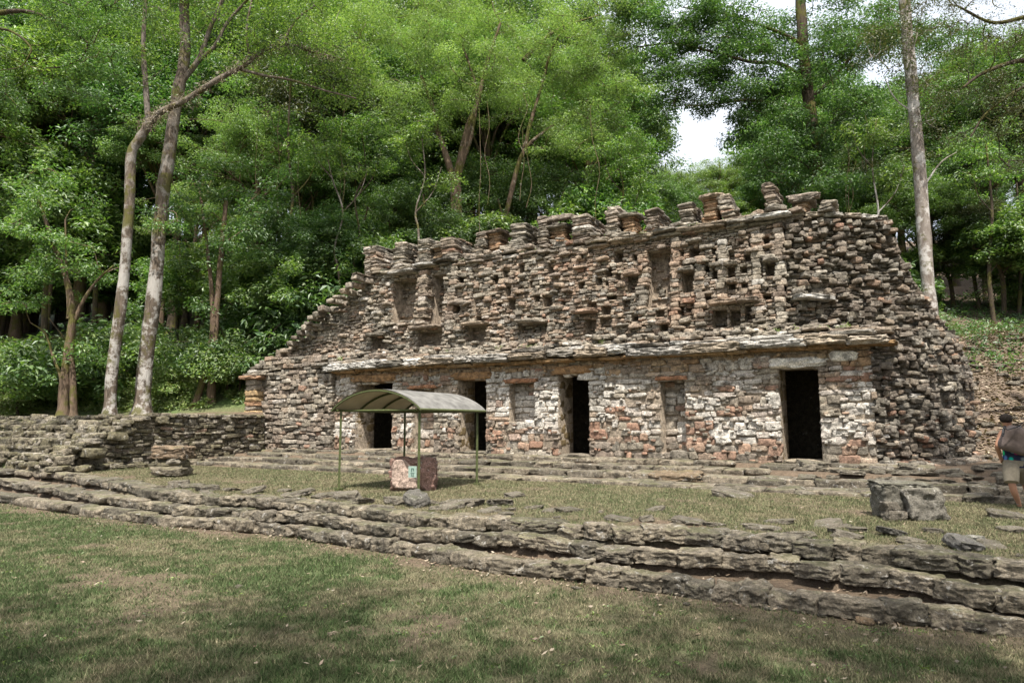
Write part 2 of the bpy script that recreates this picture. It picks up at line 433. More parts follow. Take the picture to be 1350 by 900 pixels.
def axis(lo, hi, a, b, fine, growth=1.18):
    v = list(np.arange(a, b + 1e-6, fine)); s = fine; x = a
    while x > lo: s *= growth; x -= s; v.insert(0, x)
    s = fine; x = v[-1]
    while x < hi: s *= growth; x += s; v.append(x)
    return np.array(v)
def build_ground():
    xs = axis(-700, 700, -33, 5.5, .13); ys = axis(-500, 700, -16, 7, .11)
    X, Y = np.meshgrid(xs, ys); x = X.ravel(); y = Y.ravel()
    V = np.stack([x, y, terrain(x, y)], 1)
    far = np.hypot(x, y); V[:, 2] = np.where(far > 90, np.minimum(V[:, 2], 24), V[:, 2])
    nx, ny = len(xs), len(ys); i = np.arange(ny - 1)[:, None] * nx + np.arange(nx - 1)[None]
    F = np.stack([i, i + 1, i + nx + 1, i + nx], 2).reshape(-1, 4)
    o = mesh_obj('ground', V, [F], M['ground'], None, ground_color(x, y)); tag(o, kind='structure')
build_ground()

def grass():
    # short cropped blades over lawn and terrace, thinner further from the path the visitors walk
    n = 1150000
    u = rng.random(n); D = 4.2 + (24 - 4.2) * u ** 1.35; lat = (rng.random(n) * 2 - 1) * .86 * D
    P = CAM[None] + RGT[None] * lat[:, None] + FWD[None] * D[:, None]
    x, y = P[:, 0], P[:, 1]
    green, bare, terr = ground_mixes(x, y)
    ok = (y < -4.3) & ~((y > e1(x) - .02) & (y < e3(x) + .18)) & ~((x < PLX) & (y > -8.4)) & (rng.random(n) < (1 - .92 * bare))
    clump = n2(x, y, 7, 2, 41)
    ok &= rng.random(n) < sm(.25, .55, clump) * .9 + .1
    x, y, green, D, terr = x[ok], y[ok], green[ok], D[ok], terr[ok]; n = len(x)
    z = terrain(x, y)
    h = (.014 + .036 * rng.random(n) ** 1.6) * (1 + .5 * (rng.random(n) < .05)) * (.8 + .5 * green); w = .0022 + .0022 * rng.random(n) + .0003 * D
    th = rng.random(n) * 6.283; ln = rng.normal(0, .6, n) * h; l2 = rng.normal(0, .6, n) * h
    a = np.stack([x - w * np.cos(th), y - w * np.sin(th), z - .004], 1); b = np.stack([x + w * np.cos(th), y + w * np.sin(th), z - .004], 1)
    c = np.stack([x + ln, y + l2, z + h], 1)
    V = np.stack([a, b, c], 1).reshape(-1, 3)
    g = np.clip(green + rng.normal(0, .28, n), 0, 1)[:, None]
    col = (np.array([.24, .21, .135])[None] * (1 - g) + np.array([.072, .115, .044])[None] * g) * (.45 + 1.1 * rng.random(n) ** 1.3)[:, None]
    F = np.arange(n * 3).reshape(-1, 3)
    o = mesh_obj('grass', V, [F], M['blade'], None, np.repeat(col, 3, 0), False)
    tag(o, 'short dry green and straw coloured grass on the lawn and terrace', 'grass', kind='stuff')
grass()

def leaves_on_ground(name, x, y, size, label):
    n = len(x); z = terrain(x, y) + .012 + .02 * rng.random(n)
    L = size * (.6 + .8 * rng.random(n)); W = L * (.25 + .2 * rng.random(n)); th = rng.random(n) * 6.283
    A = np.stack([np.cos(th), np.sin(th), rng.normal(0, .25, n)], 1); B = np.stack([-np.sin(th), np.cos(th), rng.normal(0, .35, n)], 1)
    c = np.stack([x, y, z], 1)
    V = np.stack([c - A * L[:, None] / 2, c + B * W[:, None] / 2 + [0, 0, .008], c + A * L[:, None] / 2 + [0, 0, .01], c - B * W[:, None] / 2], 1).reshape(-1, 3)
    o = mesh_obj(name, V, [np.arange(4 * n).reshape(-1, 4)], M['dead_leaf'], None, None, False)
    tag(o, label, 'leaf litter', kind='stuff')
def litter():
    n = 5200
    D = 4.5 + 13 * rng.random(n) ** .8; lat = (rng.random(n) * 2 - 1) * .8 * D
    P = CAM[None] + RGT[None] * lat[:, None] + FWD[None] * D[:, None]; x, y = P[:, 0], P[:, 1]
    keep = (rng.random(n) < (.16 + .9 * np.exp(-((y - e1(x)) / .5) ** 2))) & (y < -4.3); x, y = x[keep], y[keep]
    x2 = rng.uniform(-12, 5, 1500); k = rng.integers(0, 3, 1500); y2 = np.where(k == 0, e1(x2) - .08, np.where(k == 1, e2(x2) - .1, e3(x2) - .1)) + rng.normal(0, .10, 1500)
    x = np.concatenate([x, x2[:900]]); y = np.concatenate([y, y2[:900]])
    leaves_on_ground('leaf_litter', x, y, .055, 'small fallen brown leaves scattered over the lawn and along the step edges')
    # dry litter on the slope at the right
    x = rng.uniform(.5, 12, 26000); y = rng.uniform(4, 18, 26000); s = y * .86 - x * .25; k = (s > 3.7)
    leaves_on_ground('slope_leaf_litter', x[k], y[k], .16, 'thick dry brown leaf litter covering the slope right of the temple')
litter()
# ------------------------------------------------------------------ stone colours
GREYS = np.array([[.27, .235, .18], [.22, .19, .15], [.31, .27, .215], [.17, .15, .12], [.36, .325, .27]])
PINKS = np.array([[.31, .23, .165], [.28, .195, .14], [.35, .27, .20], [.25, .17, .12]])
REDS = np.array([[.30, .16, .105], [.26, .135, .09], [.33, .195, .13]])
WHITE = np.array([[.51, .485, .44], [.45, .42, .375], [.56, .535, .49]])
OCHRE = np.array([[.30, .19, .095], [.25, .155, .075], [.36, .25, .14]])
DARK = np.array([[.10, .088, .072], [.135, .12, .10], [.17, .155, .13], [.22, .20, .17]])
def pick(pal, n): return pal[rng.integers(0, len(pal), n)] * (.85 + .3 * rng.random((n, 1)))
def colour_field(P, zone):
    P = np.atleast_2d(P); n = len(P); c = pick(GREYS, n)
    q = fbm(P * .55, 3, 51); q2 = fbm(P * .5 + 40, 3, 52); q3 = fbm(P * .7 + 90, 3, 53); r = rng.random(n)
    def put(mask, pal):
        if mask.any(): c[mask] = pick(pal, int(mask.sum()))
    if zone == 'lower':
        put((r < .26), PINKS)
        z = P[:, 2]; x = P[:, 0]
        put((rng.random(n) < np.clip(.07 + .32 * (q2 > .56) + .38 * (z < 1.8), 0, .5) * (x > -20)), REDS)
        pw = np.where(x > -12, .62, .26) * sm(.40, .54, q) * (z < 3.6) * (z > 1.6) + .06
        put(rng.random(n) < pw, WHITE)
        put((z > 3.45) & (rng.random(n) < .3 + .55 * (z > 3.65)), OCHRE)
        put((z < 1.5) & (rng.random(n) < .35), DARK)
    elif zone == 'upper':
        x = P[:, 0]
        pk = np.where((x > -12.5) & (x < -4.2), .10, .0) + .55 * sm(-9.8, -8.2, x) * (x < -4.2) + .18
        put(rng.random(n) < pk, PINKS); put(rng.random(n) < .05 * (pk > .4) + .01, REDS); put(rng.random(n) < .06, WHITE * .85)
        put(rng.random(n) < .14 + .3 * (q3 > .58), DARK)
    elif zone == 'flank':
        put(r < .12, PINKS); put(rng.random(n) < .03, REDS); put(rng.random(n) < .3 + .3 * (q3 > .5), DARK); put(rng.random(n) < .05, WHITE)
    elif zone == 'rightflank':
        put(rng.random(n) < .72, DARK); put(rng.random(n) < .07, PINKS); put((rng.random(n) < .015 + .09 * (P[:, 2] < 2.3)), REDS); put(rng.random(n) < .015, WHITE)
    elif zone == 'ochre': c = pick(OCHRE, n)
    elif zone == 'cornice':
        c = pick(np.array([[.30, .25, .19], [.25, .205, .155], [.34, .29, .23]]), n)
        put(rng.random(n) < .35, DARK); put(rng.random(n) < .3, WHITE * .68)
    elif zone == 'step':
        c = pick(np.array([[.205, .175, .13], [.165, .143, .11], [.235, .20, .15], [.13, .115, .088]]), n)
    elif zone == 'mossy':
        c = pick(np.array([[.17, .15, .095], [.13, .115, .08], [.22, .19, .14], [.28, .25, .20], [.15, .13, .09]]), n)
    if zone in ('lower', 'upper', 'flank', 'rightflank'):
        # stains and plaster run across neighbouring stones
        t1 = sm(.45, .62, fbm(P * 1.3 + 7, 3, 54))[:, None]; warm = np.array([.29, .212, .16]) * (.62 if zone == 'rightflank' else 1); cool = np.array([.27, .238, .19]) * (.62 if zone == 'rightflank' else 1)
        f = warm * t1 + cool * (1 - t1); w_ = .38; c = c * (1 - w_) + f * w_
        if zone == 'lower':
            pl_ = (sm(.50, .56, fbm(P * [.9, .9, 1.2] + 3, 4, 55)) * (P[:, 2] < 3.7) * (P[:, 2] > 1.5))[:, None] * .95 * (.6 + .4 * rng.random((n, 1))); c = c * (1 - pl_) + np.array([.53, .50, .45]) * pl_
    return c

# ------------------------------------------------------------------ front terrace steps
def step_course(bag, fy, x0, x1, ztop, h, depth, tpl, lo=.45, hi=1.0, zone='step', jy=.04, jz=.012, sink=.05):
    x = x0
    Cn, H, Yw, Rl, Pt = [], [], [], [], []
    while x < x1:
        L = rng.uniform(lo, hi); xc = x + L / 2; dy = float(fy(xc + .15) - fy(xc - .15)) / .3; dy = max(-1.2, min(1.2, dy))
        d = depth * rng.uniform(.85, 1.15); hh = h * rng.uniform(.85, 1.2)
        y = float(fy(xc)) + d / 2 + rng.normal(0, jy); zt = ztop + rng.normal(0, jz)
        Cn.append((xc, y, zt - hh / 2 - sink / 2)); H.append((L / 2 * math.sqrt(1 + dy * dy) * 1.0, d / 2, hh / 2 + sink / 2)); Yw.append(math.atan(dy)); Rl.append(rng.normal(0, .016)); Pt.append(rng.normal(0, .03))
        x += L * .985
    Cn = np.array(Cn)
    stones(bag, Cn, H, np.array(Yw), colour_field(Cn, zone), tpl, np.array(Rl), np.array(Pt))
st = thing('terrace_steps', (-4, -11, 0), 'long low flight of three weathered stone steps along the edge of the lawn', 'steps')
for (f, zt, h) in ((e1, .19, .15), (e2, .37, .12), (e3, .56, .13)):
    b = Bag()
    step_course(b, f, 5.5, 15, zt, h, .5, T_MID, .4, .8)
    step_course(b, f, -4.2, 5.5, zt, h, .38, T_XHI, .26, .62, jy=.035, jz=.015)
    step_course(b, f, -13, -4.2, zt, h, .40, T_HI, .26, .62)
    step_course(b, f, -36, -13, zt, h, .5, T_MID, .5, 1.1, jy=.07)
    # small infill stones under the nosing
    xs = rng.uniform(-20, 5, 330); Cn = np.stack([xs, f(xs) + .10 + rng.random(330) * .06, zt - h * 1.05 + rng.random(330) * .04], 1)
    stones(b, Cn, np.stack([rng.uniform(.05, .16, 330), rng.uniform(.05, .1, 330), rng.uniform(.03, .07, 330)], 1), rng.normal(0, .2, 330), colour_field(Cn, 'step'), T_MID)
    b.build('step', M['step'], st)
ts = thing('temple_steps', (-10, -2, .6), 'four broad shallow stone steps leading up to the temple doorways', 'steps')
for q, (yy, zz) in enumerate(TS):
    b = Bag()
    w = rng.random() * 9
    f = lambda x, yy=yy, w=w: yy + .16 * (n2(x, w, .6, 2, 61) - .5)[0] * 2 + .10 * (n2(x, w + 5, 2.2, 2, 62) - .5)[0] + (.10 if x < -14 else 0)
    x1 = [3.4, 2.6, -2.6, -3.3][q]
    step_course(b, f, -20.9, x1, zz, .13, .5, T_MID, .4, 1.1, 'step', .04, .014)
    f2 = lambda x, f=f: f(x) + .42
    step_course(b, f2, -20.9, x1, zz - .015, .1, .55, T_MID, .4, .9, 'step', .05, .014)
    b.build('step', M['step'], ts)
# landing in front of the right doorway
b = Bag(); step_course(b, lambda x: -.95, -2.6, .3, .93, .12, .6, T_MID, .5, 1.1, 'step', .05, .01); step_course(b, lambda x: -.45, -2.6, .8, 1.0, .12, .6, T_MID, .5, 1.1, 'step', .04, .01)
b.build('landing', M['step'], ts)

def front_y_raw(x, z):
    try: return float(front_y(x, z))
    except NameError: return 99.0
# ------------------------------------------------------------------ courses of rubble masonry on a plan line
def course_fill(bag, seg_fn, z0, z1, hr, wr, colzone, tpl=T_LO, prot=(.0, .05), dep=.16, holes=None, tilt=.03, gap=.012, big=0.0, skip=0.0):
    """seg_fn(z) -> list of ((x0,y0),(x1,y1)); wall faces to the right of travel reversed = outward n = (dy,-dx)"""
    z = z0; Cn, H, Yw, Rl, Pt = [], [], [], [], []
    while z < z1:
        h = rng.uniform(*hr)
        if z + h > z1 + .03: h = max(.05, z1 - z)
        zm = z + h / 2
        for (a, bb) in seg_fn(zm):
            a = np.array(a, float); bb = np.array(bb, float); d = bb - a; L = float(np.hypot(*d))
            if L < .06: continue
            d /= L; nn = np.array([d[1], -d[0]]); yaw = math.atan2(d[1], d[0]); s = 0.0
            while s < L - .03:
                w = rng.uniform(*wr) * (1.0 if rng.random() > big else 1.7)
                if L - s - w < wr[0] * .6: w = L - s
                if rng.random() > skip + (.75 if (a[1] - front_y_raw(a[0], zm)) > .3 and colzone == 'upper' else 0):
                    p = a + d * (s + w / 2); pr = rng.uniform(*prot); hh = h * (1 if rng.random() > .12 else rng.uniform(1.2, 1.7))
                    Cn.append((p[0] + nn[0] * (pr - dep / 2), p[1] + nn[1] * (pr - dep / 2), zm + rng.normal(0, .012 + .09 * h)))
                    H.append((max(.03, w / 2 - gap * .3), dep / 2, max(.02, hh / 2 - gap * .2))); Yw.append(yaw + rng.normal(0, tilt)); Rl.append(rng.normal(0, tilt)); Pt.append(rng.normal(0, tilt))
                s += w
        z += h
    if Cn:
        Cn = np.array(Cn); stones(bag, Cn, H, np.array(Yw), colour_field(Cn, colzone), tpl, np.array(Rl), np.array(Pt))

# ------------------------------------------------------------------ the temple
LOWP = (0.0, 0.0, 0.0)
ZC = float(at_front(850, 467)[2])                 # underside of the cornice
ZC2 = ZC + .42                                     # top of the cornice
KU, YU = .13, .32                                  # upper wall: batter and set-back
def up(px, py): return at_front(px, py, YU, KU, ZC2)
ZT = float(up(900, 305)[2])                        # top of the upper wall
def fx(px, py=540): return float(at_front(px, py)[0])
def rect_low(x0, x1, y0, y1):
    xm0 = at_front(x0, (y0 + y1) / 2); xm1 = at_front(x1, (y0 + y1) / 2); xm = (x0 + x1) / 2
    return float(xm0[0]), float(xm1[0]), float(at_front(xm, y1)[2]), float(at_front(xm, y0)[2])
def rect_up(x0, x1, y0, y1):
    xm0 = up(x0, (y0 + y1) / 2); xm1 = up(x1, (y0 + y1) / 2); xm = (x0 + x1) / 2
    return float(xm0[0]), float(xm1[0]), float(up(xm, y1)[2]), float(up(xm, y0)[2])
XL_WALL, XR_WALL = fx(441), 0.0
WALL_T = 1.0
doors = []
for (x0, x1, y0, y1) in ((468, 516, 503, 593), (603, 640, 500, 595), (736, 776, 493, 598), (1029, 1081, 484, 607)):
    a, b_, c_, d_ = rect_low(x0, x1, y0, y1); doors.append((a, b_, ZB - .02, d_))
# features: (x0,x1,z0,z1,depth)
low_f = [(d[0], d[1], d[2], d[3], WALL_T) for d in doors]
for (x0, x1, y0, y1, dp) in ((542, 571, 512, 592, .45), (671, 704, 504, 557, .38), (871, 903, 501, 597, .42)):
    a, b_, c_, d_ = rect_low(x0, x1, y0, y1); low_f.append((a, b_, max(c_, ZB), d_, dp))
up_f = []
for (x0, x1, y0, y1, dp) in (
    (852, 883, 329, 404, .5), (874, 882, 333, 347, .7), (874, 883, 355, 362, .7), (874, 883, 370, 377, .7),
    (899, 914, 358, 385, .45), (828, 841, 363, 385, .28), (811, 818, 360, 369, .3), (797, 802, 370, 376, .3),
    (960, 968, 330, 345, .25), (959, 969, 352, 369, .34), (961, 969, 372, 381, .34), (946, 953, 376, 384, .3), (977, 986, 372, 379, .3),
    (973, 980, 318, 324, .35), (684, 721, 427, 438, .3), (770, 785, 420, 440, .4), (790, 806, 418, 432, .25),
    (939, 958, 407, 431, .4), (962, 976, 408, 430, .4), (982, 999, 402, 422, .3), (870, 880, 427, 436, .35),
    (1009, 1025, 346, 363, .38), (516, 547, 368, 423, .6), (566, 584, 362, 429, .6), (575, 583, 390, 404, .6),
    (490, 511, 443, 460, .35), (550, 582, 436, 456, .4), (615, 640, 430, 450, .35), (621, 631, 385, 414, .3),
    (598, 606, 402, 412, .3), (740, 746, 395, 402, .25), (655, 662, 398, 405, .25), (820, 830, 395, 412, .22), (905, 912, 405, 412, .25),
    (1060, 1080, 404, 414, .4)):
    a, b_, c_, d_ = rect_up(x0, x1, y0, y1); up_f.append((a, b_, c_, d_, dp))
_cn = 0
while _cn < 74:      # small sockets and broken niches
    a_px = rng.uniform(560, 1028) if rng.random() < .3 else rng.uniform(785, 1028); yt_ = np.interp(a_px, [560, 1030], [372, 312]); b_px = rng.uniform(yt_, 432 - (a_px - 560) * .03)
    w_ = rng.uniform(6, 14); h_ = rng.uniform(7, 17); a, b_, c_, d_ = rect_up(a_px, a_px + w_, b_px - h_, b_px)
    if any(a < f[1] + .07 and b_ > f[0] - .07 and c_ < f[3] + .07 and d_ > f[2] - .07 for f in up_f): _cn += .2; continue
    up_f.append((a, b_, c_, d_, rng.uniform(.3, .55))); _cn += 1
# left silhouette x(z): vertical end of the lower storey, then a slope of fallen stone, then the upright end of the upper wall
SILL = [(338, 600), (339, 487), (372, 470), (403, 440), (432, 408), (455, 392), (478, 372), (481, 335)]
_sp = [at_front(px, py, .1, .06, 2) for px, py in SILL]
_sz = np.array([p[2] for p in _sp]); _sx = np.array([p[0] for p in _sp])
def xl(z): return float(np.interp(z, _sz, _sx))
XU_R = float(up(1036, 360)[0])                     # right edge of the upper front
def uy(z): return YU + KU * (z - ZC2)

def front_y(x, z):
    x = np.asarray(x, float); z = np.asarray(z, float)
    yl = np.where(x < XL_WALL, -.18 + .05 * (z - 1), 0.0)
    yu = uy(z)
    w = sm(ZC2 - .1, ZC2 + .02, z)
    return yl * (1 - w) + yu * w
def segs_front(z, feats, x0, x1):
    act = [f for f in feats if f[2] - .02 < z < f[3]]
    cuts = sorted(set([x0, x1] + [min(max(v, x0), x1) for f in act for v in (f[0], f[1])])); out = []
    for a, b_ in zip(cuts[:-1], cuts[1:]):
        m = (a + b_) / 2; dp = 0
        for f in act:
            if f[0] < m < f[1]: dp = max(dp, f[4])
        if dp >= WALL_T: continue
        yy = float(front_y(m, z)) + dp
        out.append(((a, yy), (b_, yy)))
    return out
temple = thing('ruined_temple', (-9, 0, ZB), 'long ruined grey and reddish stone temple with dark doorways and a broken roof comb', 'temple')

def heightfield(name, feats, x0, x1, z0, z1, col, yoff=.05, clipleft=False, parent=temple):
    xs = set(np.arange(x0, x1, .16)) | {x0, x1}; zs = set(np.arange(z0, z1, .14)) | {z0, z1}
    for f in feats:
        for v in (f[0], f[1]): xs |= {v - .006, v + .006}
        for v in (f[2], f[3]): zs |= {v - .006, v + .006}
    xs = np.array(sorted(v for v in xs if x0 <= v <= x1)); zs = np.array(sorted(v for v in zs if z0 <= v <= z1))
    X, Z = np.meshgrid(xs, zs); x = X.ravel(); z = Z.ravel(); y = front_y(x, z) + yoff
    dp = np.zeros_like(x); inside = np.zeros(len(x), bool)
    for f in feats:
        k = (x > f[0]) & (x < f[1]) & (z > f[2]) & (z < f[3]); dp[k] = np.maximum(dp[k], f[4]); inside |= k & (f[4] >= WALL_T)
    y = y + dp + .03 * (n2(x, z, 3, 3, 71) - .5) * 2
    if clipleft:
        xm = np.array([xl(v) for v in zs]); x = np.maximum(X, xm[:, None] + .06).ravel()
    nx, nz = len(xs), len(zs); i = np.arange(nz - 1)[:, None] * nx + np.arange(nx - 1)[None]
    F = np.stack([i, i + 1, i + nx + 1, i + nx], 2).reshape(-1, 4)
    F = F[~inside[F].all(1)]
    V = np.stack([x, y, z], 1)
    cc = np.tile(np.array(col, float), (len(V), 1)) * (.8 + .5 * n2(x, z, 1.5, 3, 72))[:, None]
    return V, F, cc
# lower storey
b = Bag()
V, F, cc = heightfield('w', low_f, XL_WALL, 0.0, ZB - .3, ZC + .05, (.26, .215, .165), .045); b.add(V, F, cc)
course_fill(b, lambda z: segs_front(z, low_f, XL_WALL, 0.0), ZB - .05, ZC, (.10, .25), (.14, .55), 'lower', T_MID, (-.035, .03), .2, tilt=.035, big=.12, gap=.022, skip=.02)
# small chinking stones between
n = 900; xx = rng.uniform(XL_WALL, 0, n); zz = rng.uniform(ZB, ZC, n)
ok = np.array([not any(f[0] - .05 < a < f[1] + .05 and z < f[3] + .05 and z > f[2] - .05 for f in low_f) for a, z in zip(xx, zz)]); xx, zz = xx[ok], zz[ok]
Cn = np.stack([xx, front_y(xx, zz) - .0, zz], 1); stones(b, Cn, np.stack([rng.uniform(.03, .09, len(xx)), rng.uniform(.03, .05, len(xx)), rng.uniform(.02, .045, len(xx))], 1), rng.normal(0, .2, len(xx)), colour_field(Cn, 'lower'))
b.build('lower_wall', M['masonry'], temple)
# left rubble end of the lower storey
b = Bag()
V, F, cc = heightfield('w', [], float(_sx.min()) - .1, XL_WALL + .02, ZB - .3, ZC2, (.16, .13, .10), .07, True); b.add(V, F, cc)
course_fill(b, lambda z: [((xl(z), -.2), (XL_WALL, -.14))], ZB - .25, ZC2 + .2, (.10, .2), (.18, .5), 'flank', T_MID, (-.02, .09), .24, tilt=.05, big=.1)
course_fill(b, lambda z: [((xl(z) + .25, 4.5), (xl(z), -.2))], ZB - .25, ZT - .1, (.14, .24), (.3, .6), 'flank', T_LO, (-.02, .09), .3, tilt=.05)
b.build('collapsed_left_end', M['masonry'], temple)
# upper storey
b = Bag()
V, F, cc = heightfield('w', up_f, float(_sx.min()) - .1, XU_R, ZC2 - .05, ZT, (.23, .185, .14), .085, True); b.add(V, F, cc)
PK = float(up(780, 380)[0])
course_fill(b, lambda z: segs_front(z, up_f, xl(z), PK), ZC2 - .02, ZT - .02, (.055, .115), (.10, .31), 'upper', T_MID, (-.05, .055), .22, tilt=.06, big=.08, skip=.03)
course_fill(b, lambda z: segs_front(z, up_f, PK, XU_R), ZC2 - .02, ZT - .02, (.05, .105), (.09, .27), 'upper', T_MID, (-.04, .03), .2, tilt=.035, big=.06, skip=.03)
# tenons and broken stones sticking out
n = 200; zz = rng.uniform(ZC2 + .1, ZT - .2, n); xx = np.array([rng.uniform(xl(z), XU_R) for z in zz])
ok = np.array([not any(f[0] - .06 < a < f[1] + .06 and f[2] - .04 < z < f[3] + .04 for f in up_f) for a, z in zip(xx, zz)]); xx, zz = xx[ok], zz[ok]; n = len(xx)
Cn = np.stack([xx, front_y(xx, zz) - rng.uniform(-.02, .10, n), zz], 1)
stones(b, Cn, np.stack([rng.uniform(.07, .22, n), rng.uniform(.1, .16, n), rng.uniform(.03, .075, n)], 1), rng.normal(0, .18, n), colour_field(Cn, 'upper'), T_LO, rng.normal(0, .12, n), rng.normal(0, .1, n))
# fallen talus lying on the ledge above the cornice
n = 420; xx = rng.uniform(xl(ZC2 + .2), XU_R + 1.2, n); Cn = np.stack([xx, rng.uniform(.05, .33, n), ZC2 + rng.uniform(.0, .25, n) * rng.random(n)], 1)
stones(b, Cn, np.stack([rng.uniform(.06, .2, n), rng.uniform(.05, .14, n), rng.uniform(.03, .07, n)], 1), rng.random(n) * 3, colour_field(Cn, 'flank'), T_LO, rng.normal(0, .2, n), rng.normal(0, .2, n))
b.build('upper_wall', M['masonry'], temple)

# lintels over doors and niches
def slab(bag, xa, xb, y, z, h, dep, zone, tpl=T_HI, jit=.02, col=None):
    c = np.array([[(xa + xb) / 2, y, z]]); stones(bag, c, [[(xb - xa) / 2, dep / 2, h / 2]], rng.normal(0, jit), colour_field(c, zone) if col is None else np.array(col), tpl, rng.normal(0, jit * .6), 0)
for q, d in enumerate(doors):
    b = Bag(); slab(b, d[0] - .25, d[1] + .22, .35, d[3] + .13, .27, .86, 'lower', T_HI, .005, (.68, .64, .57) if q == 3 else (.30, .18, .09))
    if q == 3: slab(b, d[1] + .3, d[1] + .95, .18, d[3] + .24, .26, .5, 'lower', T_HI, .03, (.66, .62, .55))
    o = b.build('lintel', M['masonry'], temple)
    if q == 3: o['label'] = 'pale plastered lintel over the right doorway'
for f in low_f[4:]:
    b = Bag(); slab(b, f[0] - .15, f[1] + .15, .1, f[3] + .06, .12, .34, 'lower', T_HI, .01, (.36, .19, .11)); b.build('niche_lintel', M['masonry'], temple)
for (x0, x1, yy, pr) in ((684, 722, 424, .25), (757, 790, 411, .28), (936, 972, 399, .3), (974, 1002, 396, .25), (545, 583, 432, .3), (612, 644, 427, .25), (488, 512, 441, .2), (823, 846, 361, .12), (896, 916, 355, .12), (955, 972, 348, .15), (1006, 1027, 343, .1), (958, 972, 371, .15), (594, 612, 400, .12), (866, 884, 425, .1)):
    p0 = up(x0, yy); p1 = up(x1, yy); b = Bag(); slab(b, float(p0[0]), float(p1[0]), float(p0[1]) - pr / 2 + .05, float(p0[2] + p1[2]) / 2, .12, pr + .3, 'upper', T_HI, .04); b.build('niche_lintel', M['masonry'], temple)
# standing stacked pillars between the upper recesses
for (px, yb, yt, w, pr) in ((557, 428, 362, .42, .2), (592, 440, 352, .3, .08), (891, 430, 318, .3, .08), (922, 430, 340, .28, .06), (846, 415, 345, .3, .06), (953, 395, 315, .26, .05), (1000, 425, 306, .3, .07), (1030, 435, 294, .26, .06), (640, 420, 352, .3, .06)):
    b = Bag(); p0 = up(px, yb); p1 = up(px, yt); z = float(p0[2])
    while z < float(p1[2]) - .03:
        h = rng.uniform(.08, .2); ww = w * rng.uniform(.7, 1.25)
        c = np.array([[float(p0[0]) + rng.normal(0, .03), uy(z) - pr / 2 + .1 + rng.normal(0, .02), z + h / 2]])
        stones(b, c, [[ww / 2, pr / 2 + .12, h / 2 * 1.02]], rng.normal(0, .08), colour_field(c, 'upper'), T_MID, rng.normal(0, .05)); z += h
    b.build('stacked_pillar', M['masonry'], temple)

# cornice
b = Bag()
def cornice_row(y, z, h, dep, x0, x1, lo, hi, zone, wob, tpl=T_HI, jz=.02):
    x = x0
    while x < x1:
        L = rng.uniform(lo, hi); xc = x + L / 2; zc = z + .05 * (n2(xc, wob, .35, 2, 81)[0] - .5) * 2
        c = np.array([[xc, y + dep / 2 + rng.normal(0, .05), zc + rng.normal(0, jz)]])
        stones(b, c, [[L / 2 * 1.03, dep / 2, h / 2 * rng.uniform(.85, 1.15)]], rng.normal(0, .02), colour_field(c, zone), tpl, rng.normal(0, .012), rng.normal(0, .03)); x += L
XC0 = XL_WALL - .35
cornice_row(-.46, ZC + .09, .23, .9, XC0, .1, .5, 1.7, 'cornice', 1, T_XHI, .025)
cornice_row(-.36, ZC + .235, .13, .75, XC0 - .3, .0, .4, 1.2, 'cornice', 1)
cornice_row(-.22, ZC + .275, .10, .7, XC0 - .8, .1, .3, .9, 'flank', 3, T_MID)
cornice_row(-.10, ZC + .36, .10, .6, XC0 - .8, .2, .25, .7, 'flank', 3, T_MID, .03)
cornice_row(-.30, ZC - .06, .10, .6, XC0 + .3, -.05, .5, 1.4, 'ochre', 1)
b.build('cornice', M['masonry'], temple)
# ledge of slabs along the top of the upper wall
b = Bag(); yt = uy(ZT)
cornice_row(yt - .26, ZT + .02, .12, .8, PK - .2, XU_R + .1, .5, 1.5, 'cornice', 5, T_HI, .02)
cornice_row(yt - .12, ZT - .10, .10, .6, PK - .2, XU_R, .3, .9, 'upper', 5, T_HI, .02)
cornice_row(yt - .12, ZT + .0, .10, .7, xl(ZT) + .2, PK, .3, .9, 'flank', 5, T_MID, .04)
cornice_row(yt - .02, ZT + .11, .10, .8, xl(ZT), XU_R, .25, .8, 'flank', 5, T_MID, .03)
for (x0, x1, yy) in ((519, 551, 362), (551, 578, 352), (576, 600, 346)):
    p0 = up(x0, yy); p1 = up(x1, yy); slab(b, float(p0[0]), float(p1[0]), float(p0[1]) - .15, float(p0[2]), .12, .5, 'cornice', T_HI, .03)
b.build('roof_ledge', M['masonry'], temple)

# right flank
RS = [(1286, 604, 19.6), (1286, 550, 19.5), (1283, 492, 19.4), (1264, 455, 19.3), (1243, 425, 19.2), (1222, 395, 19.0), (1198, 358, 18.8), (1182, 325, 18.6), (1170, 296, 18.4)]
_rp = np.array([at_depth(*r) for r in RS]); _rz = _rp[:, 2]
def rpt(z): return np.array([np.interp(z, _rz, _rp[:, 0]), np.interp(z, _rz, _rp[:, 1])])
def flank_poly(z):
    Rr = rpt(z)
    if z < ZC2: L = np.array([0.0, .02])
    else: L = np.array([XU_R, uy(z) + .1])
    if z < ZC2: Mx = L + (Rr - L) * .5 + np.array([.28, -.30])
    else:
        k = min(1, (z - ZC2) / 1.2); M0 = np.array([0.35, .9]); M1 = np.array([-1.9, 2.6]); q = (z - ZC2) / (ZT - ZC2)
        Mx = np.array([L[0] + (Rr[0] - L[0]) * .55, L[1] + (Rr[1] - L[1]) * .45 - .1])
    P = [L, Mx, Rr, Rr + np.array([-1.0, 3.4])]
    Q = curve_pts([(p[0], p[1], 0) for p in P[:3]], 7)[:, :2]
    return [tuple(v) for v in Q] + [tuple(P[3])]
def segs_flank(z):
    P = flank_poly(z); return list(zip(P[:-1], P[1:]))
b = Bag(); zs = np.arange(ZB - .4, ZT + .01, .15); rows = []
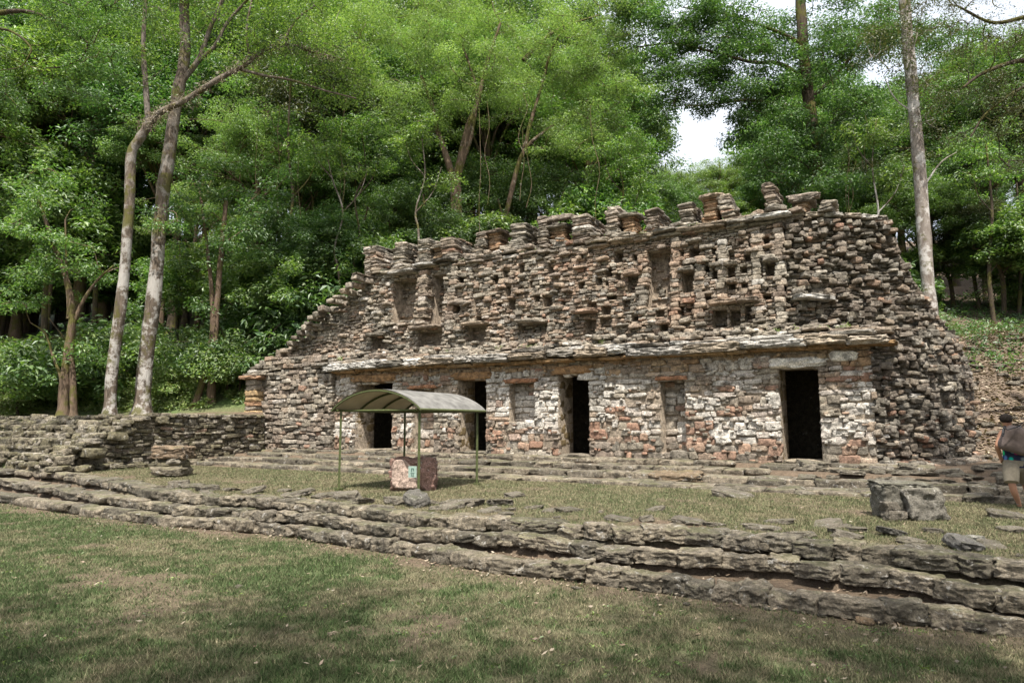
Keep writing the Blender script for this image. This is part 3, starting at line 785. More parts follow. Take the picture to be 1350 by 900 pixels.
for z in zs:
    P = np.array(flank_poly(z)); Q = []
    for i in range(len(P) - 1):
        for t in np.linspace(0, 1, 5)[:-1]: Q.append(P[i] + (P[i + 1] - P[i]) * t)
    Q.append(P[-1]); rows.append(np.array(Q))
nc = len(rows[0]); V = []
for z, Q in zip(zs, rows):
    for q in Q: V.append((q[0], q[1] + .09, z))
V = np.array(V); i = np.arange(len(zs) - 1)[:, None] * nc + np.arange(nc - 1)[None]
F = np.stack([i, i + 1, i + nc + 1, i + nc], 2).reshape(-1, 4)
V += (fbm(V * 2.2, 3, 91)[:, None] - .5) * .12
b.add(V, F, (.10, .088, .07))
course_fill(b, segs_flank, ZB - .35, ZT, (.045, .12), (.16, .5), 'rightflank', T_MID, (-.06, .045), .22, tilt=.09, big=.15, skip=.03, gap=.02)
n = 500; zz = rng.uniform(ZB, ZT - .1, n); Cn = []
for z in zz:
    P = flank_poly(z)[:7]; k = rng.random() * 5.99; i = int(k); a = np.array(P[i]); c = np.array(P[i + 1]); p = a + (c - a) * (k - i); Cn.append((p[0], p[1] - .04, z))
Cn = np.array(Cn); stones(b, Cn, np.stack([rng.uniform(.05, .17, n), rng.uniform(.08, .15, n), rng.uniform(.03, .09, n)], 1), rng.normal(.3, .4, n), colour_field(Cn, 'rightflank'), T_MID, rng.normal(0, .15, n), rng.normal(0, .12, n))
# loose stones at the foot
n = 150; t = rng.random(n); P = np.array(flank_poly(1.0)[:7]); px_ = np.interp(t * 6, np.arange(7), P[:, 0]); py_ = np.interp(t * 6, np.arange(7), P[:, 1]) - rng.random(n) ** 2 * .7
Cn = np.stack([px_, py_, ZB - .12 + rng.random(n) * .12], 1); stones(b, Cn, np.stack([rng.uniform(.08, .26, n), rng.uniform(.08, .2, n), rng.uniform(.05, .12, n)], 1), rng.random(n) * 3, colour_field(Cn, 'rightflank'), T_MID)
p0 = at_depth(1049, 350, 18.3); p1 = at_depth(1092, 362, 18.6)
b.build('collapsed_right_end', M['dark_masonry'], temple)
# capping slabs of the right end
P = flank_poly(ZT - .02)[:7]
for i in range(5):
    a = np.array(P[i]); c = np.array(P[i + 1]); m_ = (a + c) / 2; L = np.hypot(*(c - a)); cc_ = np.array([[m_[0] - .05, m_[1] + .18, ZT + .04 - .03 * i]]); b = Bag()
    stones(b, cc_, [[L / 2 * 1.06, .36, .065]], math.atan2(c[1] - a[1], c[0] - a[0]), colour_field(cc_, 'cornice'), T_HI, .02)
    b.build('capping_slab', M['masonry'], temple)
for (x0, x1, yy, D) in ((1048, 1093, 393, 18.0), (1052, 1090, 350, 18.6)):
    a = at_depth(x0, yy, D); c = at_depth(x1, yy + (6 if yy < 380 else 0), D + .3); m_ = ((a + c) / 2)[None]; b = Bag()
    stones(b, m_, [[np.linalg.norm(c - a) / 2, .3, .07]], math.atan2(c[1] - a[1], c[0] - a[0]), colour_field(m_, 'cornice'), T_HI, .03)
    b.build('projecting_slab', M['masonry'], temple)

# roof, back wall and the dark chambers behind the doors
b = Bag()
xa, xb, yb = xl(ZT) + .05, float(rpt(ZT)[0]) - .3, 4.6
xs = np.linspace(xa, xb, 60); _fp = np.array(flank_poly(ZT - .02)[:7]); _yf = np.interp(xs, np.concatenate([[XU_R - .3], _fp[:, 0]]), np.concatenate([[uy(ZT) - .08], _fp[:, 1]])) + .06; T_ = np.linspace(0, 1, 16)[:, None]; Y = _yf[None] * (1 - T_) + max(yb, float(_yf.max()) + .3) * T_; X = np.repeat(xs[None], 16, 0)
V = np.stack([X.ravel(), Y.ravel(), ZT + .04 + .12 * (n2(X.ravel(), Y.ravel(), 1.1, 3, 95) - .5)], 1); i = np.arange(15)[:, None] * 60 + np.arange(59)[None]
b.add(V, np.stack([i, i + 1, i + 61, i + 60], 2).reshape(-1, 4), (.20, .17, .13))
V, F = box_verts(float(_sx.min()) + .2, 2.0, 4.55, 4.7, ZB - .5, ZC2 + .3); b.add(V, F, (.16, .14, .11))
V, F = box_verts(xa + .1, xb, 4.4, 4.55, ZC2, ZT); b.add(V, F, (.16, .14, .11))
n = 600; Cn = np.stack([rng.uniform(xa, XU_R, n), rng.uniform(uy(ZT) + .3, yb, n), ZT + .0 + rng.random(n) * .1], 1)
stones(b, Cn, np.stack([rng.uniform(.1, .3, n), rng.uniform(.08, .22, n), rng.uniform(.04, .1, n)], 1), rng.random(n) * 3, colour_field(Cn, 'flank'))
b.build('roof', M['masonry'], temple, False)
b = Bag()
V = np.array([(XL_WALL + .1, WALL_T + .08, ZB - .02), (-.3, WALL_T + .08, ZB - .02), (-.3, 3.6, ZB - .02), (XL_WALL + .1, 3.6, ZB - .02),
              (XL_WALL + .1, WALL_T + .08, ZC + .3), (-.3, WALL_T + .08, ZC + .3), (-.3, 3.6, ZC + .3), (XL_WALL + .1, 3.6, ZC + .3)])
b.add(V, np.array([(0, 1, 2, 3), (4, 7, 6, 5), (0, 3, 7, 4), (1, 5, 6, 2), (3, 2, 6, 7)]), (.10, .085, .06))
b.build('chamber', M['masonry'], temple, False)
# door reveals: stacked plastered stones lining each jamb, and a threshold
for d in doors:
    b = Bag()
    course_fill(b, lambda z, d=d: [((d[0] - .0, .06), (d[0] + .02, WALL_T + .05))][::1], ZB, d[3], (.2, .34), (.3, .6), 'lower', T_MID, (-.02, .0), .12, tilt=.01)
    course_fill(b, lambda z, d=d: [((d[1] - .02, WALL_T + .05), (d[1], .06))], ZB, d[3], (.2, .34), (.3, .6), 'lower', T_MID, (-.02, .0), .12, tilt=.01)
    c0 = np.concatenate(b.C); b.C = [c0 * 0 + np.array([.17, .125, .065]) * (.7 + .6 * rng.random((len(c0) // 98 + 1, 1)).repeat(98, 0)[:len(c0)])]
    slab(b, d[0], d[1], .45, ZB + .0, .1, 1.2, 'step', T_HI, .01)
    b.build('doorway', M['masonry'], temple)

# left pilaster with its projecting cap
b = Bag()
pl0 = at_depth(343, 600, 25.6); z = ZB - .2
while z < ZC - .28:
    h = rng.uniform(.16, .3); c = np.array([[xl(1.5) + .28, -.28, z + h / 2]])
    stones(b, c, [[.34 * rng.uniform(.9, 1.08), .3, h / 2 * 1.02]], rng.normal(0, .03), np.array([[.34, .24, .13], [.28, .17, .10], [.27, .23, .18]][rng.integers(0, 3)]), T_MID); z += h
slab(b, xl(1.5) - .35, xl(1.5) + .85, -.35, z + .08, .15, .8, 'lower', T_HI, .01, (.30, .19, .12))
slab(b, xl(1.5) - .2, xl(1.5) + .9, -.28, z + .2, .11, .7, 'flank', T_HI, .02)
b.build('pilaster', M['masonry'], temple)

# roof comb: stubs of stacked slabs
def pier(x0, x1, yt, yb, dep=1.7, kind='pier', pal='flank', yo=.12):
    b = Bag(); kz = at_front(1, 1)  # noqa
    y0 = uy(ZT) + yo
    a = at_front(x0, yb, y0); 
    zt = float(at_front((x0 + x1) / 2, yt, y0)[2]); wfull = float(at_front(x1, yb, y0)[0] - a[0])
    w = max(.28, wfull * (.52 if kind == 'pier' else .72)); z = ZT + .04; xc = float(a[0]) + w / 2; dx_ = rng.normal(0, .02); zt += rng.uniform(-.03, .16)
    while z < zt - .02:
        h = rng.uniform(.055, .125); ov = .05 * rng.random(); fr = max(0, (z - ZT) / max(.2, zt - ZT)); xc += dx_ * .5 + rng.normal(0, .012); dep_ = dep * (1 - .35 * fr * rng.random())
        nsp = 2 if w > .6 else 1
        for k in range(nsp):
            for r_ in range(3 if kind == 'pier' else 1):
                dd = dep_ / (3 if kind == 'pier' else 1)
                if r_ == 2 and rng.random() < .35 * fr: continue
                c = np.array([[xc - w / 2 + (k + .5) * w / nsp + rng.normal(0, .015), y0 + dd * (r_ + .5) + rng.normal(0, .02), z + h / 2 + rng.normal(0, .006)]])
                stones(b, c, [[w / nsp / 2 * rng.uniform(.96, 1.1) + ov, dd / 2 * 1.03, h / 2 * 1.05]], rng.normal(0, .09), colour_field(c, pal) if kind == 'pier' else colour_field(c, 'upper') * np.array([1.1, .9, .72]), T_MID, rng.normal(0, .04), rng.normal(0, .04) - .03)
        z += h * .95
    if kind == 'cap':
        c = np.array([[xc, y0 + .3, z + .04]]); stones(b, c, [[w / 2 + .16, .45, .06]], 0, colour_field(c, 'flank'), T_HI)
    b.build('roof_pier', M['masonry'], temple)
    return xc, w, z, y0
b = Bag(); n = 260; xx = rng.uniform(xl(ZT) + .1, XU_R + .3, n); Cn = np.stack([xx, uy(ZT) + rng.uniform(-.05, 1.3, n), ZT + .1 + rng.random(n) ** 2 * .26], 1)
stones(b, Cn, np.stack([rng.uniform(.06, .24, n), rng.uniform(.06, .18, n), rng.uniform(.03, .08, n)], 1), rng.normal(0, .5, n), colour_field(Cn, 'flank'), T_MID, rng.normal(0, .12, n), rng.normal(0, .12, n)); b.build('roof_rubble', M['masonry'], temple)
for p in ((481, 511, 329, 366), (514, 542, 321, 362), (549, 574, 320, 356), (585, 618, 312, 346), (622, 644, 305, 340), (668, 704, 296, 336), (708, 728, 293, 331), (756, 797, 281, 324), (798, 826, 277, 315), (848, 875, 284, 310), (896, 927, 270, 303), (955, 988, 254, 294), (1016, 1044, 247, 290), (1081, 1113, 262, 292)):
    pier(*p)
for p in ((568, 590, 330, 352), (645, 667, 314, 339), (729, 755, 299, 326), (825, 848, 284, 309), (925, 951, 268, 297), (1050, 1069, 266, 288)):
    pier(*p, dep=.55, kind='cap', yo=.3)
for (x0, x1, yy) in ((716, 757, 288), (1039, 1080, 260)):
    y0 = uy(ZT) + .3; a = at_front(x0, yy, y0); c = at_front(x1, yy, y0); b = Bag(); zz_ = float(a[2] + c[2]) / 2
    slab(b, float(a[0]), float(c[0]), y0, zz_, .15, .3, 'flank', T_HI, .01, (.24, .20, .165)); b.build('roof_comb_lintel', M['masonry'], temple)
# ------------------------------------------------------------------ platform on the left: stairs and side wall
ps = thing('platform_stairs', (-30, -7, .6), 'steep flight of mossy stone steps climbing the platform at the far left', 'steps')
for q, (yy, zz) in enumerate(SR):
    b = Bag(); w = 3.3 * q
    f = lambda x, yy=yy, w=w: yy + .16 * (n2(x, w, .5, 2, 101) - .5)[0] * 2 + .06 * (n2(x, w, 3, 2, 102) - .5)[0] - .25 * max(0, (x + 24) / 2.4) * 0
    step_course(b, f, -46, PLX + .1 - .12 * q * rng.random(), zz, .22, .5, T_MID, .35, .95, 'mossy', .07, .03)
    xs = rng.uniform(-40, PLX, 90); Cn = np.stack([xs, np.array([f(v) for v in xs]) + .05, zz - .12 + rng.random(90) * .12], 1)
    stones(b, Cn, np.stack([rng.uniform(.06, .2, 90), rng.uniform(.05, .12, 90), rng.uniform(.03, .08, 90)], 1), rng.normal(0, .3, 90), colour_field(Cn, 'mossy'), T_LO)
    b.build('step', M['step'], ps)
pw = thing('platform_wall', (PLX, -4.5, .6), 'low side wall of rough grey rubble stones holding up the left platform', 'wall')
b = Bag()
ys = np.arange(-8.3, -.2, .2); zs = np.arange(.3, 2.25, .12); Y, Z = np.meshgrid(ys, zs); y = Y.ravel(); z = Z.ravel()
V = np.stack([PLX - .07 + .08 * (n2(y, z, 2, 3, 111) - .5), y, z], 1); i = np.arange(len(zs) - 1)[:, None] * len(ys) + np.arange(len(ys) - 1)[None]
F = np.stack([i, i + 1, i + len(ys) + 1, i + len(ys)], 2).reshape(-1, 4)
k = (V[F].mean(1)[:, 2] < np.interp(V[F].mean(1)[:, 1], [q[0] for q in SR], [q[1] for q in SR])); b.add(V, F[k], (.09, .08, .06))
def ptop(y): return np.interp(y, [q[0] for q in SR], [q[1] for q in SR])
def pseg(z):
    y0 = float(np.interp(z, [q[1] for q in SR], [q[0] for q in SR])) if z > SR[0][1] else -8.3
    return [((PLX - .0, y0), (PLX, -.3))]
course_fill(b, pseg, .42, 2.16, (.08, .17), (.14, .46), 'mossy', T_MID, (-.04, .08), .25, tilt=.07, big=.1)
course_fill(b, pseg, .5, 2.2, (.1, .16), (.3, .6), 'flank', T_LO, (-.05, .06), .2, tilt=.08, skip=.6)
n = 60; ys = rng.uniform(-8, -.5, n); Cn = np.stack([PLX - .12 + rng.normal(0, .08, n), ys, ptop(ys) + .0], 1)
stones(b, Cn, np.stack([rng.uniform(.12, .3, n), rng.uniform(.1, .22, n), rng.uniform(.04, .09, n)], 1), rng.random(n) * 3, colour_field(Cn, 'mossy'), T_MID)
n = 70; ys = rng.uniform(-8.3, -.5, n); Cn = np.stack([PLX + .1 + rng.random(n) ** 2 * .6, ys, .58 + rng.random(n) * .08], 1)
stones(b, Cn, np.stack([rng.uniform(.06, .2, n), rng.uniform(.06, .2, n), rng.uniform(.04, .1, n)], 1), rng.random(n) * 3, colour_field(Cn, 'mossy'), T_MID)
b.build('rubble_masonry', M['step'], pw)

# ------------------------------------------------------------------ free standing stones
def ground_at(px, py, z=.56): return at_z(px, py, z)
p = at_z(222, 625, .58)
ped = thing('stone_pedestal', p, 'small squat pedestal with a flat reddish mossy top block beside the platform wall', 'pedestal')
b = Bag(); c = np.array(p)
stones(b, c + [[0, .1, .10], [-.18, .1, .1], [.25, .05, .09]], [[.42, .4, .12], [.3, .3, .1], [.28, .32, .1]], YAW, colour_field(np.tile(c, (3, 1)), 'mossy'), T_HI)
stones(b, c + [[.05, .12, .27], [.2, .1, .36], [-.1, .1, .38]], [[.36, .3, .1], [.2, .25, .09], [.25, .25, .1]], YAW, colour_field(np.tile(c, (3, 1)), 'mossy'), T_HI)
b.build('base_stones', M['step'], ped)
b = Bag(); stones(b, c + [[0, .1, .60]], [[.46, .36, .17]], YAW, np.array([[.21, .155, .105]]), T_XHI, .02); b.build('top_block', M['step'], ped)

p = at_z(1211, 687, .54)
al = thing('stone_altar', p, 'squat altar of two dark lichened stone blocks at the right of the terrace', 'altar')
def loc(p, r, f, u): return np.array(p) + RGT * r + FWD * f + np.array([0, 0, u])
b = Bag(); stones(b, [loc(p, -.22, .36, .25)], [[.19, .25, .245]], YAW, np.array([[.15, .14, .115]]), T_XHI, .02, disp=.018); stones(b, [loc(p, -.03, .42, .49)], [[.37, .27, .06]], YAW, np.array([[.17, .16, .13]]), T_XHI, .03, .02, disp=.018)
stones(b, [loc(p, -.30, .1, .07), loc(p, -.33, .16, .2)], [[.14, .12, .07], [.1, .1, .07]], YAW, np.array([[.17, .15, .12]] * 2), T_HI); b.build('back_block', M['rock'], al)
b = Bag(); stones(b, [loc(p, .15, .2, .235)], [[.28, .23, .245]], YAW - .06, np.array([[.20, .185, .155]]), T_XHI, .0, -.03, disp=.015); b.build('front_block', M['rock'], al)

p = at_z(541, 646, .56)
sa = thing('carved_stone_fragment', p, 'broken carved stone block with a pale relief face and red right side under the shelter', 'carved stone')
b = Bag(); stones(b, [loc(p, .02, .34, .32)], [[.49, .28, .34]], YAW + .05, np.array([[.30, .185, .15]]), T_XHI, .01, -.05, .0, .03); b.build('block', M['rock'], sa)
b = Bag()   # pale relief: rounded plate leaning on the left of the block, with raised carving
V, F = cube_grid(list(np.linspace(-1, 1, 19)))
P = V.copy(); rr = np.hypot(P[:, 0], P[:, 2]); sq = np.maximum(np.abs(P[:, 0]), np.abs(P[:, 2])); k = np.where(rr > 1e-6, sq / rr, 1)
k = sq / (np.abs(P[:, 0]) ** 4 + np.abs(P[:, 2]) ** 4 + 1e-9) ** .25; P[:, 0] *= k; P[:, 2] *= k
P = np.stack([P[:, 0] * (.25 - .10 * P[:, 2]) - .09 * P[:, 2], P[:, 1] * .1, P[:, 2] * .31], 1)
carve = (np.sin(P[:, 0] * 42 + 5 * vnoise(P * 9, 3)) * np.sin(P[:, 2] * 36 + 6 * vnoise(P * 8, 4))) * .018
P[:, 1] -= np.where(V[:, 1] < -.9, np.abs(carve) * 1.6, 0); P += (fbm(P * 6, 3, 6)[:, None] - .5) * .03
Rz = frames(np.array([YAW + .06]))[0]; P = P @ Rz.T + loc(p, -.16, .115, .34)
b.add(P, F, (.42, .32, .265)); b.build('relief_panel', M['masonry'], sa)

fs = at_z(888, 637, .6); fo = thing('fallen_slab', fs, 'long brown slab lying against the lowest temple step near the middle', 'fallen stone')
b = Bag(); stones(b, [np.array(fs) + [0, .25, .12]], [[.62, .22, .12]], .02, np.array([[.20, .15, .10]]), T_XHI, -.04, .25); b.build('slab', M['rock'], fo)

# rocks half sunk in the terrace
rock_shapes = []
for v in range(7):
    b = Bag(); stones(b, [[0, 0, 0]], [[.5, .5 * rng.uniform(.5, .9), .5 * rng.uniform(.22, .42)]], 0, np.array([[.21, .185, .145]]) * rng.uniform(.8, 1.25), T_HI, rng.normal(0, .08), rng.normal(0, .08), .2)
    rock_shapes.append((np.concatenate(b.V), np.concatenate(b.F[4]), np.concatenate(b.C)))
rock_me = []
def rock(x, y, w, label='flat grey rock half sunk in the terrace ground', group='rocks half sunk in the terrace', tint=None, sink=.25, zs=1.0, var=None, name='rock', rz=None):
    v = int(rng.integers(0, 7)) if var is None else var
    V, F, Cc = rock_shapes[v]
    if tint is None and len(rock_me) > v: me = rock_me[v]
    else:
        o = mesh_obj('rock', V, [F], M['rock'], None, Cc if tint is None else Cc * 0 + np.array(tint)); me = o.data; bpy.data.objects.remove(o)
        if tint is None: rock_me.append(me)
    o = bpy.data.objects.new(name, me); C.objects.link(o); hz = float(np.abs(V[:, 2]).max()) * w * zs
    o.location = (x, y, gz(x, y) + hz * (1 - 2 * sink)); o.scale = (w, w, w * zs); o.rotation_euler = (rng.normal(0, .06), rng.normal(0, .06), rng.uniform(0, 6.28) if rz is None else rz)
    tag(o, label, 'rock', group); return o
for v in range(7): rock(-14 + v * 1.3, float(e3(-14 + v * 1.3)) + .9 + .3 * rng.random(), .45, var=v)
for (px, py, w) in ((400, 664, .7), (432, 652, .5), (605, 664, .9), (655, 663, .75), (575, 668, .45), (812, 684, .48), (905, 687, .55), (1003, 695, .6), (1090, 692, .55), (965, 657, .9), (940, 690, .4), (1025, 687, .5), (1108, 700, .4), (1230, 700, .35), (1308, 718, .45), (700, 668, .4), (745, 672, .45), (500, 668, .5), (340, 655, .5), (300, 645, .45), (1335, 700, .4), (1330, 684, .6), (1290, 665, .7), (470, 660, .6), (860, 672, .4), (640, 672, .5), (250, 641, .6), (225, 641, .4), (1060, 655, .4), (520, 676, .35), (675, 655, .5)):
    p = at_z(px, py, .55); rock(p[0], p[1] + .1, w * .8, zs=.9, sink=.42)
for q in range(60):
    x = rng.uniform(-13, 3.6); y = float(e3(x)) + .25 + 1.6 * rng.random() ** 1.6; rock(x, y, rng.uniform(.08, .36), sink=.38, zs=.8)
p = at_z(549, 664, .55); rock(p[0], p[1], .42, 'jagged upright grey stone poking up just in front of the shelter post', None, (.16, .15, .13), .1, 1.7, 2, 'upright_stone')
p = at_z(1176, 702, .55); rock(p[0], p[1], .36, 'angular dark grey rock in front of the dark altar block', None, (.17, .16, .135), .2, 1.0, 3, 'angular_rock')
p = at_z(1270, 719, .55); rock(p[0], p[1], .44, 'flat slate grey rock beside the small white stone at the right', None, (.19, .18, .165), .15, .8, 4, 'grey_rock')
p = at_z(1283, 710, .55); rock(p[0], p[1], .24, 'small pale white stone lying on the terrace at the right', None, (.5, .48, .42), .15, .9, 5, 'white_stone')
p = at_z(438, 836, 0); rock(p[0], p[1], .09, 'small pale stone chip lying alone on the lawn in the foreground', None, (.42, .34, .25), .1, .8, 1, 'stone_chip')
p = at_z(1141, 822, 0); rock(p[0], p[1], .16, 'small tan stone at the foot of the lowest terrace step, right', None, (.38, .27, .17), .1, .9, 0, 'tan_stone')
for (px, py) in ((1051, 806), (612, 748), (1085, 812), (570, 744), (905, 797), (760, 776), (315, 773), (1012, 803)):
    p = at_z(px, py, 0); rock(p[0], p[1], .08 + .05 * rng.random(), 'small loose grey stone on the lawn along the lowest step', 'small loose stones on the lawn', None, .15, .8)
for q in range(60):   # rubble on the slope right of the temple
    p = at_depth(rng.uniform(1285, 1400), 560, rng.uniform(19, 27)); rock(p[0] , p[1], rng.uniform(.12, .4), 'brown rubble stone on the leafy slope right of the temple', 'rubble stones on the right slope', None, .25, .9)
for q in range(95):
    x = rng.uniform(-1.6, 4.6); y = rng.uniform(-2.9, .3 + .5 * max(x, 0)); rock(x, y, rng.uniform(.15, .5), 'loose stone at the foot of the temple right corner', 'loose stones at the right corner', None, .25, .8)

# ------------------------------------------------------------------ shelter
Z0, ZR = .56, 2.26
P1, P2, P3 = [at_z(*q, Z0) for q in ((446.7, 645), (551.5, 650.7), (628.5, 638.7))]
P4 = P1 + P3 - P2
e_1 = (P2 - P1); L1 = float(np.linalg.norm(e_1)); e_1 /= L1; e_2 = (P3 - P2); L2 = float(np.linalg.norm(e_2)); e_2 /= L2
sh = thing('shelter', (P1 + P3) / 2, 'small open shelter with four green steel posts and an arched grey sheet roof', 'shelter')
def bar(bag, a, c, r=.028, seg=4):
    tube(bag, [a, (np.array(a) + np.array(c)) / 2, c], [r, r, r], (.5, .5, .5), seg)
for Pq in (P1, P2, P3, P4):
    b = Bag(); bar(b, Pq - [0, 0, .1], np.array([Pq[0], Pq[1], ZR]), .034); po = b.build('post', M['green_paint'], sh, False); b = Bag(); V, F = box_verts(Pq[0] - .07, Pq[0] + .07, Pq[1] - .07, Pq[1] + .07, Z0 - .03, Z0 + .035); b.add(V, F, (.5,) * 3)
    b.build('base_plate', M['green_paint'], po, False)
ov1, ov2, rise = .14, .16, .43
def arch(s, lift=0): 
    u = (s - L1 / 2) / (L1 / 2 + ov1); return ZR + .02 + rise * (1 - u * u) ** .85 * 1.0 + lift if abs(u) < 1 else ZR + .02 + lift
def rp(s, t, lift=0): return np.array([P1[0], P1[1], 0]) + e_1 * s + e_2 * t + np.array([0, 0, arch(s, lift)])
P1z = np.array([P1[0], P1[1], 0]) ; 
def rpt3(s, t, lift=0):
    v = np.array([P1[0], P1[1], 0.0]) + np.array([e_1[0], e_1[1], 0]) * s + np.array([e_2[0], e_2[1], 0]) * t; v[2] = arch(s, lift); return v
b = Bag()
for t in (-ov2 + .02, L2 * .33, L2 * .66, L2 + ov2 - .02):
    tube(b, [rpt3(s, t, -.03) for s in np.linspace(-ov1 * .98, L1 + ov1 * .98, 22)], [.024] * 22, (.5,) * 3, 6)
for s in (-ov1 * .95, 0, L1, L1 + ov1 * .95):
    a = rpt3(s, -ov2); c = rpt3(s, L2 + ov2); a[2] = c[2] = ZR if s in (0, L1) else ZR + .01; bar(b, a, c, .026)
for t in (0, L2):
    a = rpt3(0, t); c = rpt3(L1, t); a[2] = c[2] = ZR; bar(b, a, c, .024)
b.build('roof_frame', M['green_paint'], sh, False)
def sheet(lift, mname, nm, flip):
    b = Bag(); ns, nt_ = 40, 14; S = np.linspace(-ov1, L1 + ov1, ns); T = np.linspace(-ov2, L2 + ov2, nt_)
    V = np.array([rpt3(s, t, lift) for t in T for s in S]); i = np.arange(nt_ - 1)[:, None] * ns + np.arange(ns - 1)[None]
    F = np.stack([i, i + 1, i + ns + 1, i + ns], 2).reshape(-1, 4)
    b.add(V, F[:, ::-1] if flip else F, (.5,) * 3); return b
b = sheet(.008, 0, 0, False); b2 = Bag()
b.build('roof_sheet', M['roof_sheet'], sh)
sheet(.0, 0, 0, True).build('roof_lining', M['roof_under'], sh)
sp = at_z(543.5, 640, .56); sg = thing('notice_plate', (*loc(P2, -.13, -.03, 0)[:2], .9), 'small pale green notice plate with dark marks fixed beside the front shelter post', 'sign')
c = loc(P2, -.13, .03, 0); c[2] = .98 + .02; V, F = box_verts(-.085, .085, -.006, .006, -.115, .115); V = V @ frames(np.array([YAW]))[0].T + c; mesh_obj('plate', V, [F], M['sign_green'], sg, None, False)
b = Bag(); V, F = box_verts(-.03, .02, -.011, -.0075, .0, .07)
for (x0, x1, z0, z1) in ((-.03, .028, .06, .075), (-.03, -.012, .0, .06), (.01, .028, .015, .06), (-.04, .04, -.03, -.02), (-.02, -.008, -.07, -.03), (.012, .024, -.07, -.03), (-.03, .035, -.085, -.075)):
    V, F = box_verts(x0, x1, -.011, -.0075, z0, z1); b.add(V @ frames(np.array([YAW]))[0].T + c, F, (.5,) * 3)
b.build('glyph_marks', M['sign_ink'], sg, False)
b = Bag(); bar(b, loc(c, .08, 0, .05), loc(c, .13, 0, .05), .006); bar(b, loc(c, .08, 0, -.05), loc(c, .13, 0, -.05), .006); b.build('bracket', M['green_paint'], sg, False)

# ------------------------------------------------------------------ visitor walking off to the right
foot = at_z(1342, 669, .55)
pe = thing('person', foot, 'person with short dark hair, taupe backpack, bright patterned top and khaki shorts walking away', 'person')
def skin(name, joints, edges, mname, parent, root=0, sub=2):
    pts = [at_depth(j[0], j[1], j[2]) for j in joints]; base = np.array(parent.location)
    me = bpy.data.meshes.new(name); me.from_pydata([tuple(p_ - base) for p_ in pts], edges, []); me.materials.append(M[mname])
    o = bpy.data.objects.new(name, me); C.objects.link(o); o.parent = parent
    sk = o.modifiers.new('skin', 'SKIN'); sk.use_smooth_shade = True
    if not me.skin_vertices: me.update()
    for i_, j in enumerate(joints):
        r = j[3]; me.skin_vertices[0].data[i_].radius = (r, r) if not hasattr(r, '__len__') else r
        me.skin_vertices[0].data[i_].use_root = (i_ == root)
    s = o.modifiers.new('sub', 'SUBSURF'); s.levels = sub; s.render_levels = sub
    return o
J = [(1338, 612, 11.75, .10), (1337, 598, 11.75, .115), (1335, 582, 11.73, .13), (1333, 571, 11.72, .12), (1330, 564, 11.72, .055), (1327.5, 559, 11.72, .058), (1326.5, 554, 11.73, .088), (1326.5, 549.5, 11.73, .078),
     (1321.5, 569.5, 11.66, .058), (1314.5, 588, 11.62, .043), (1318.5, 601, 11.78, .03), (1320.5, 605, 11.82, .032),
     (1345.5, 570, 11.84, .058), (1352, 588, 11.9, .043), (1349, 600, 12.08, .03), (1348, 604, 12.12, .032),
     (1333, 618, 11.69, .075), (1334, 637, 11.62, .06), (1337, 648, 11.62, .058), (1343.5, 663.5, 11.66, .036), (1344, 667.5, 11.66, .035), (1348, 668.5, 11.78, .03),
     (1343, 618, 11.83, .075), (1351, 634, 12.1, .06), (1354, 645, 12.15, .056), (1356, 656, 12.15, .036), (1356.5, 659.5, 12.16, .035), (1360, 660, 12.3, .03),
     (1322.5, 554.5, 11.72, .012), (1330.5, 554.5, 11.74, .012), (1327.5, 555, 11.83, .016)]
E = [(0, 1), (1, 2), (2, 3), (3, 4), (4, 5), (5, 6), (6, 7), (3, 8), (8, 9), (9, 10), (10, 11), (3, 12), (12, 13), (13, 14), (14, 15), (0, 16), (16, 17), (17, 18), (18, 19), (19, 20), (20, 21), (0, 22), (22, 23), (23, 24), (24, 25), (25, 26), (26, 27), (6, 28), (6, 29), (6, 30)]
for (root_, hx, hy, D_) in ((11, 1320.5, 605, 11.82), (15, 1348, 604, 12.12)):
    for q, (dx, dy, dd, ln) in enumerate(((-1.6, 3.6, -.02, 1), (-.7, 4.6, 0, 1.05), (.3, 4.8, .015, 1.1), (1.2, 4.2, .03, 1), (2.6, 1.6, -.02, .8))):
        a_ = len(J); J.append((hx + dx * .6, hy + dy * .6, D_ + dd, .0095)); J.append((hx + dx * ln, hy + dy * ln, D_ + dd + .02, .008)); E += [(root_, a_), (a_, a_ + 1)]
body = skin('body', J, E, 'skin', pe)
b = Bag(); tube(b, curve_pts([at_depth(1338.5, 615, 11.76), at_depth(1337.5, 600, 11.75), at_depth(1335, 584, 11.73), at_depth(1333, 573, 11.72), at_depth(1331, 566, 11.72)], 14), [.185, .18, .175, .168, .162, .158, .157, .16, .162, .155, .14, .115, .09, .068], (.5,) * 3, 20, .05); b.build('shirt', M['shirt'], pe)
b = Bag(); tube(b, curve_pts([at_depth(1338, 607, 11.75), at_depth(1338, 612, 11.75), at_depth(1338, 621, 11.76)], 7), [.172, .176, .178, .178, .172, .15, .11], (.5,) * 3, 18, .04)
tube(b, curve_pts([at_depth(1334, 613, 11.70), at_depth(1333, 622, 11.67), at_depth(1333.6, 635.5, 11.62)], 8), [.11, .12, .122, .12, .117, .113, .109, .105], (.5,) * 3, 16, .05)
tube(b, curve_pts([at_depth(1342.5, 613, 11.82), at_depth(1345.5, 622, 11.92), at_depth(1350.6, 632.5, 12.07)], 8), [.11, .12, .122, .12, .117, .113, .109, .105], (.5,) * 3, 16, .05)
b.build('shorts', M['khaki'], pe)
skin('hair', [(1326.3, 557.5, 11.70, .075), (1326.2, 553.5, 11.70, .102), (1326.3, 549.5, 11.715, .102), (1326.8, 547, 11.73, .07)], [(0, 1), (1, 2), (2, 3)], 'hair', pe)
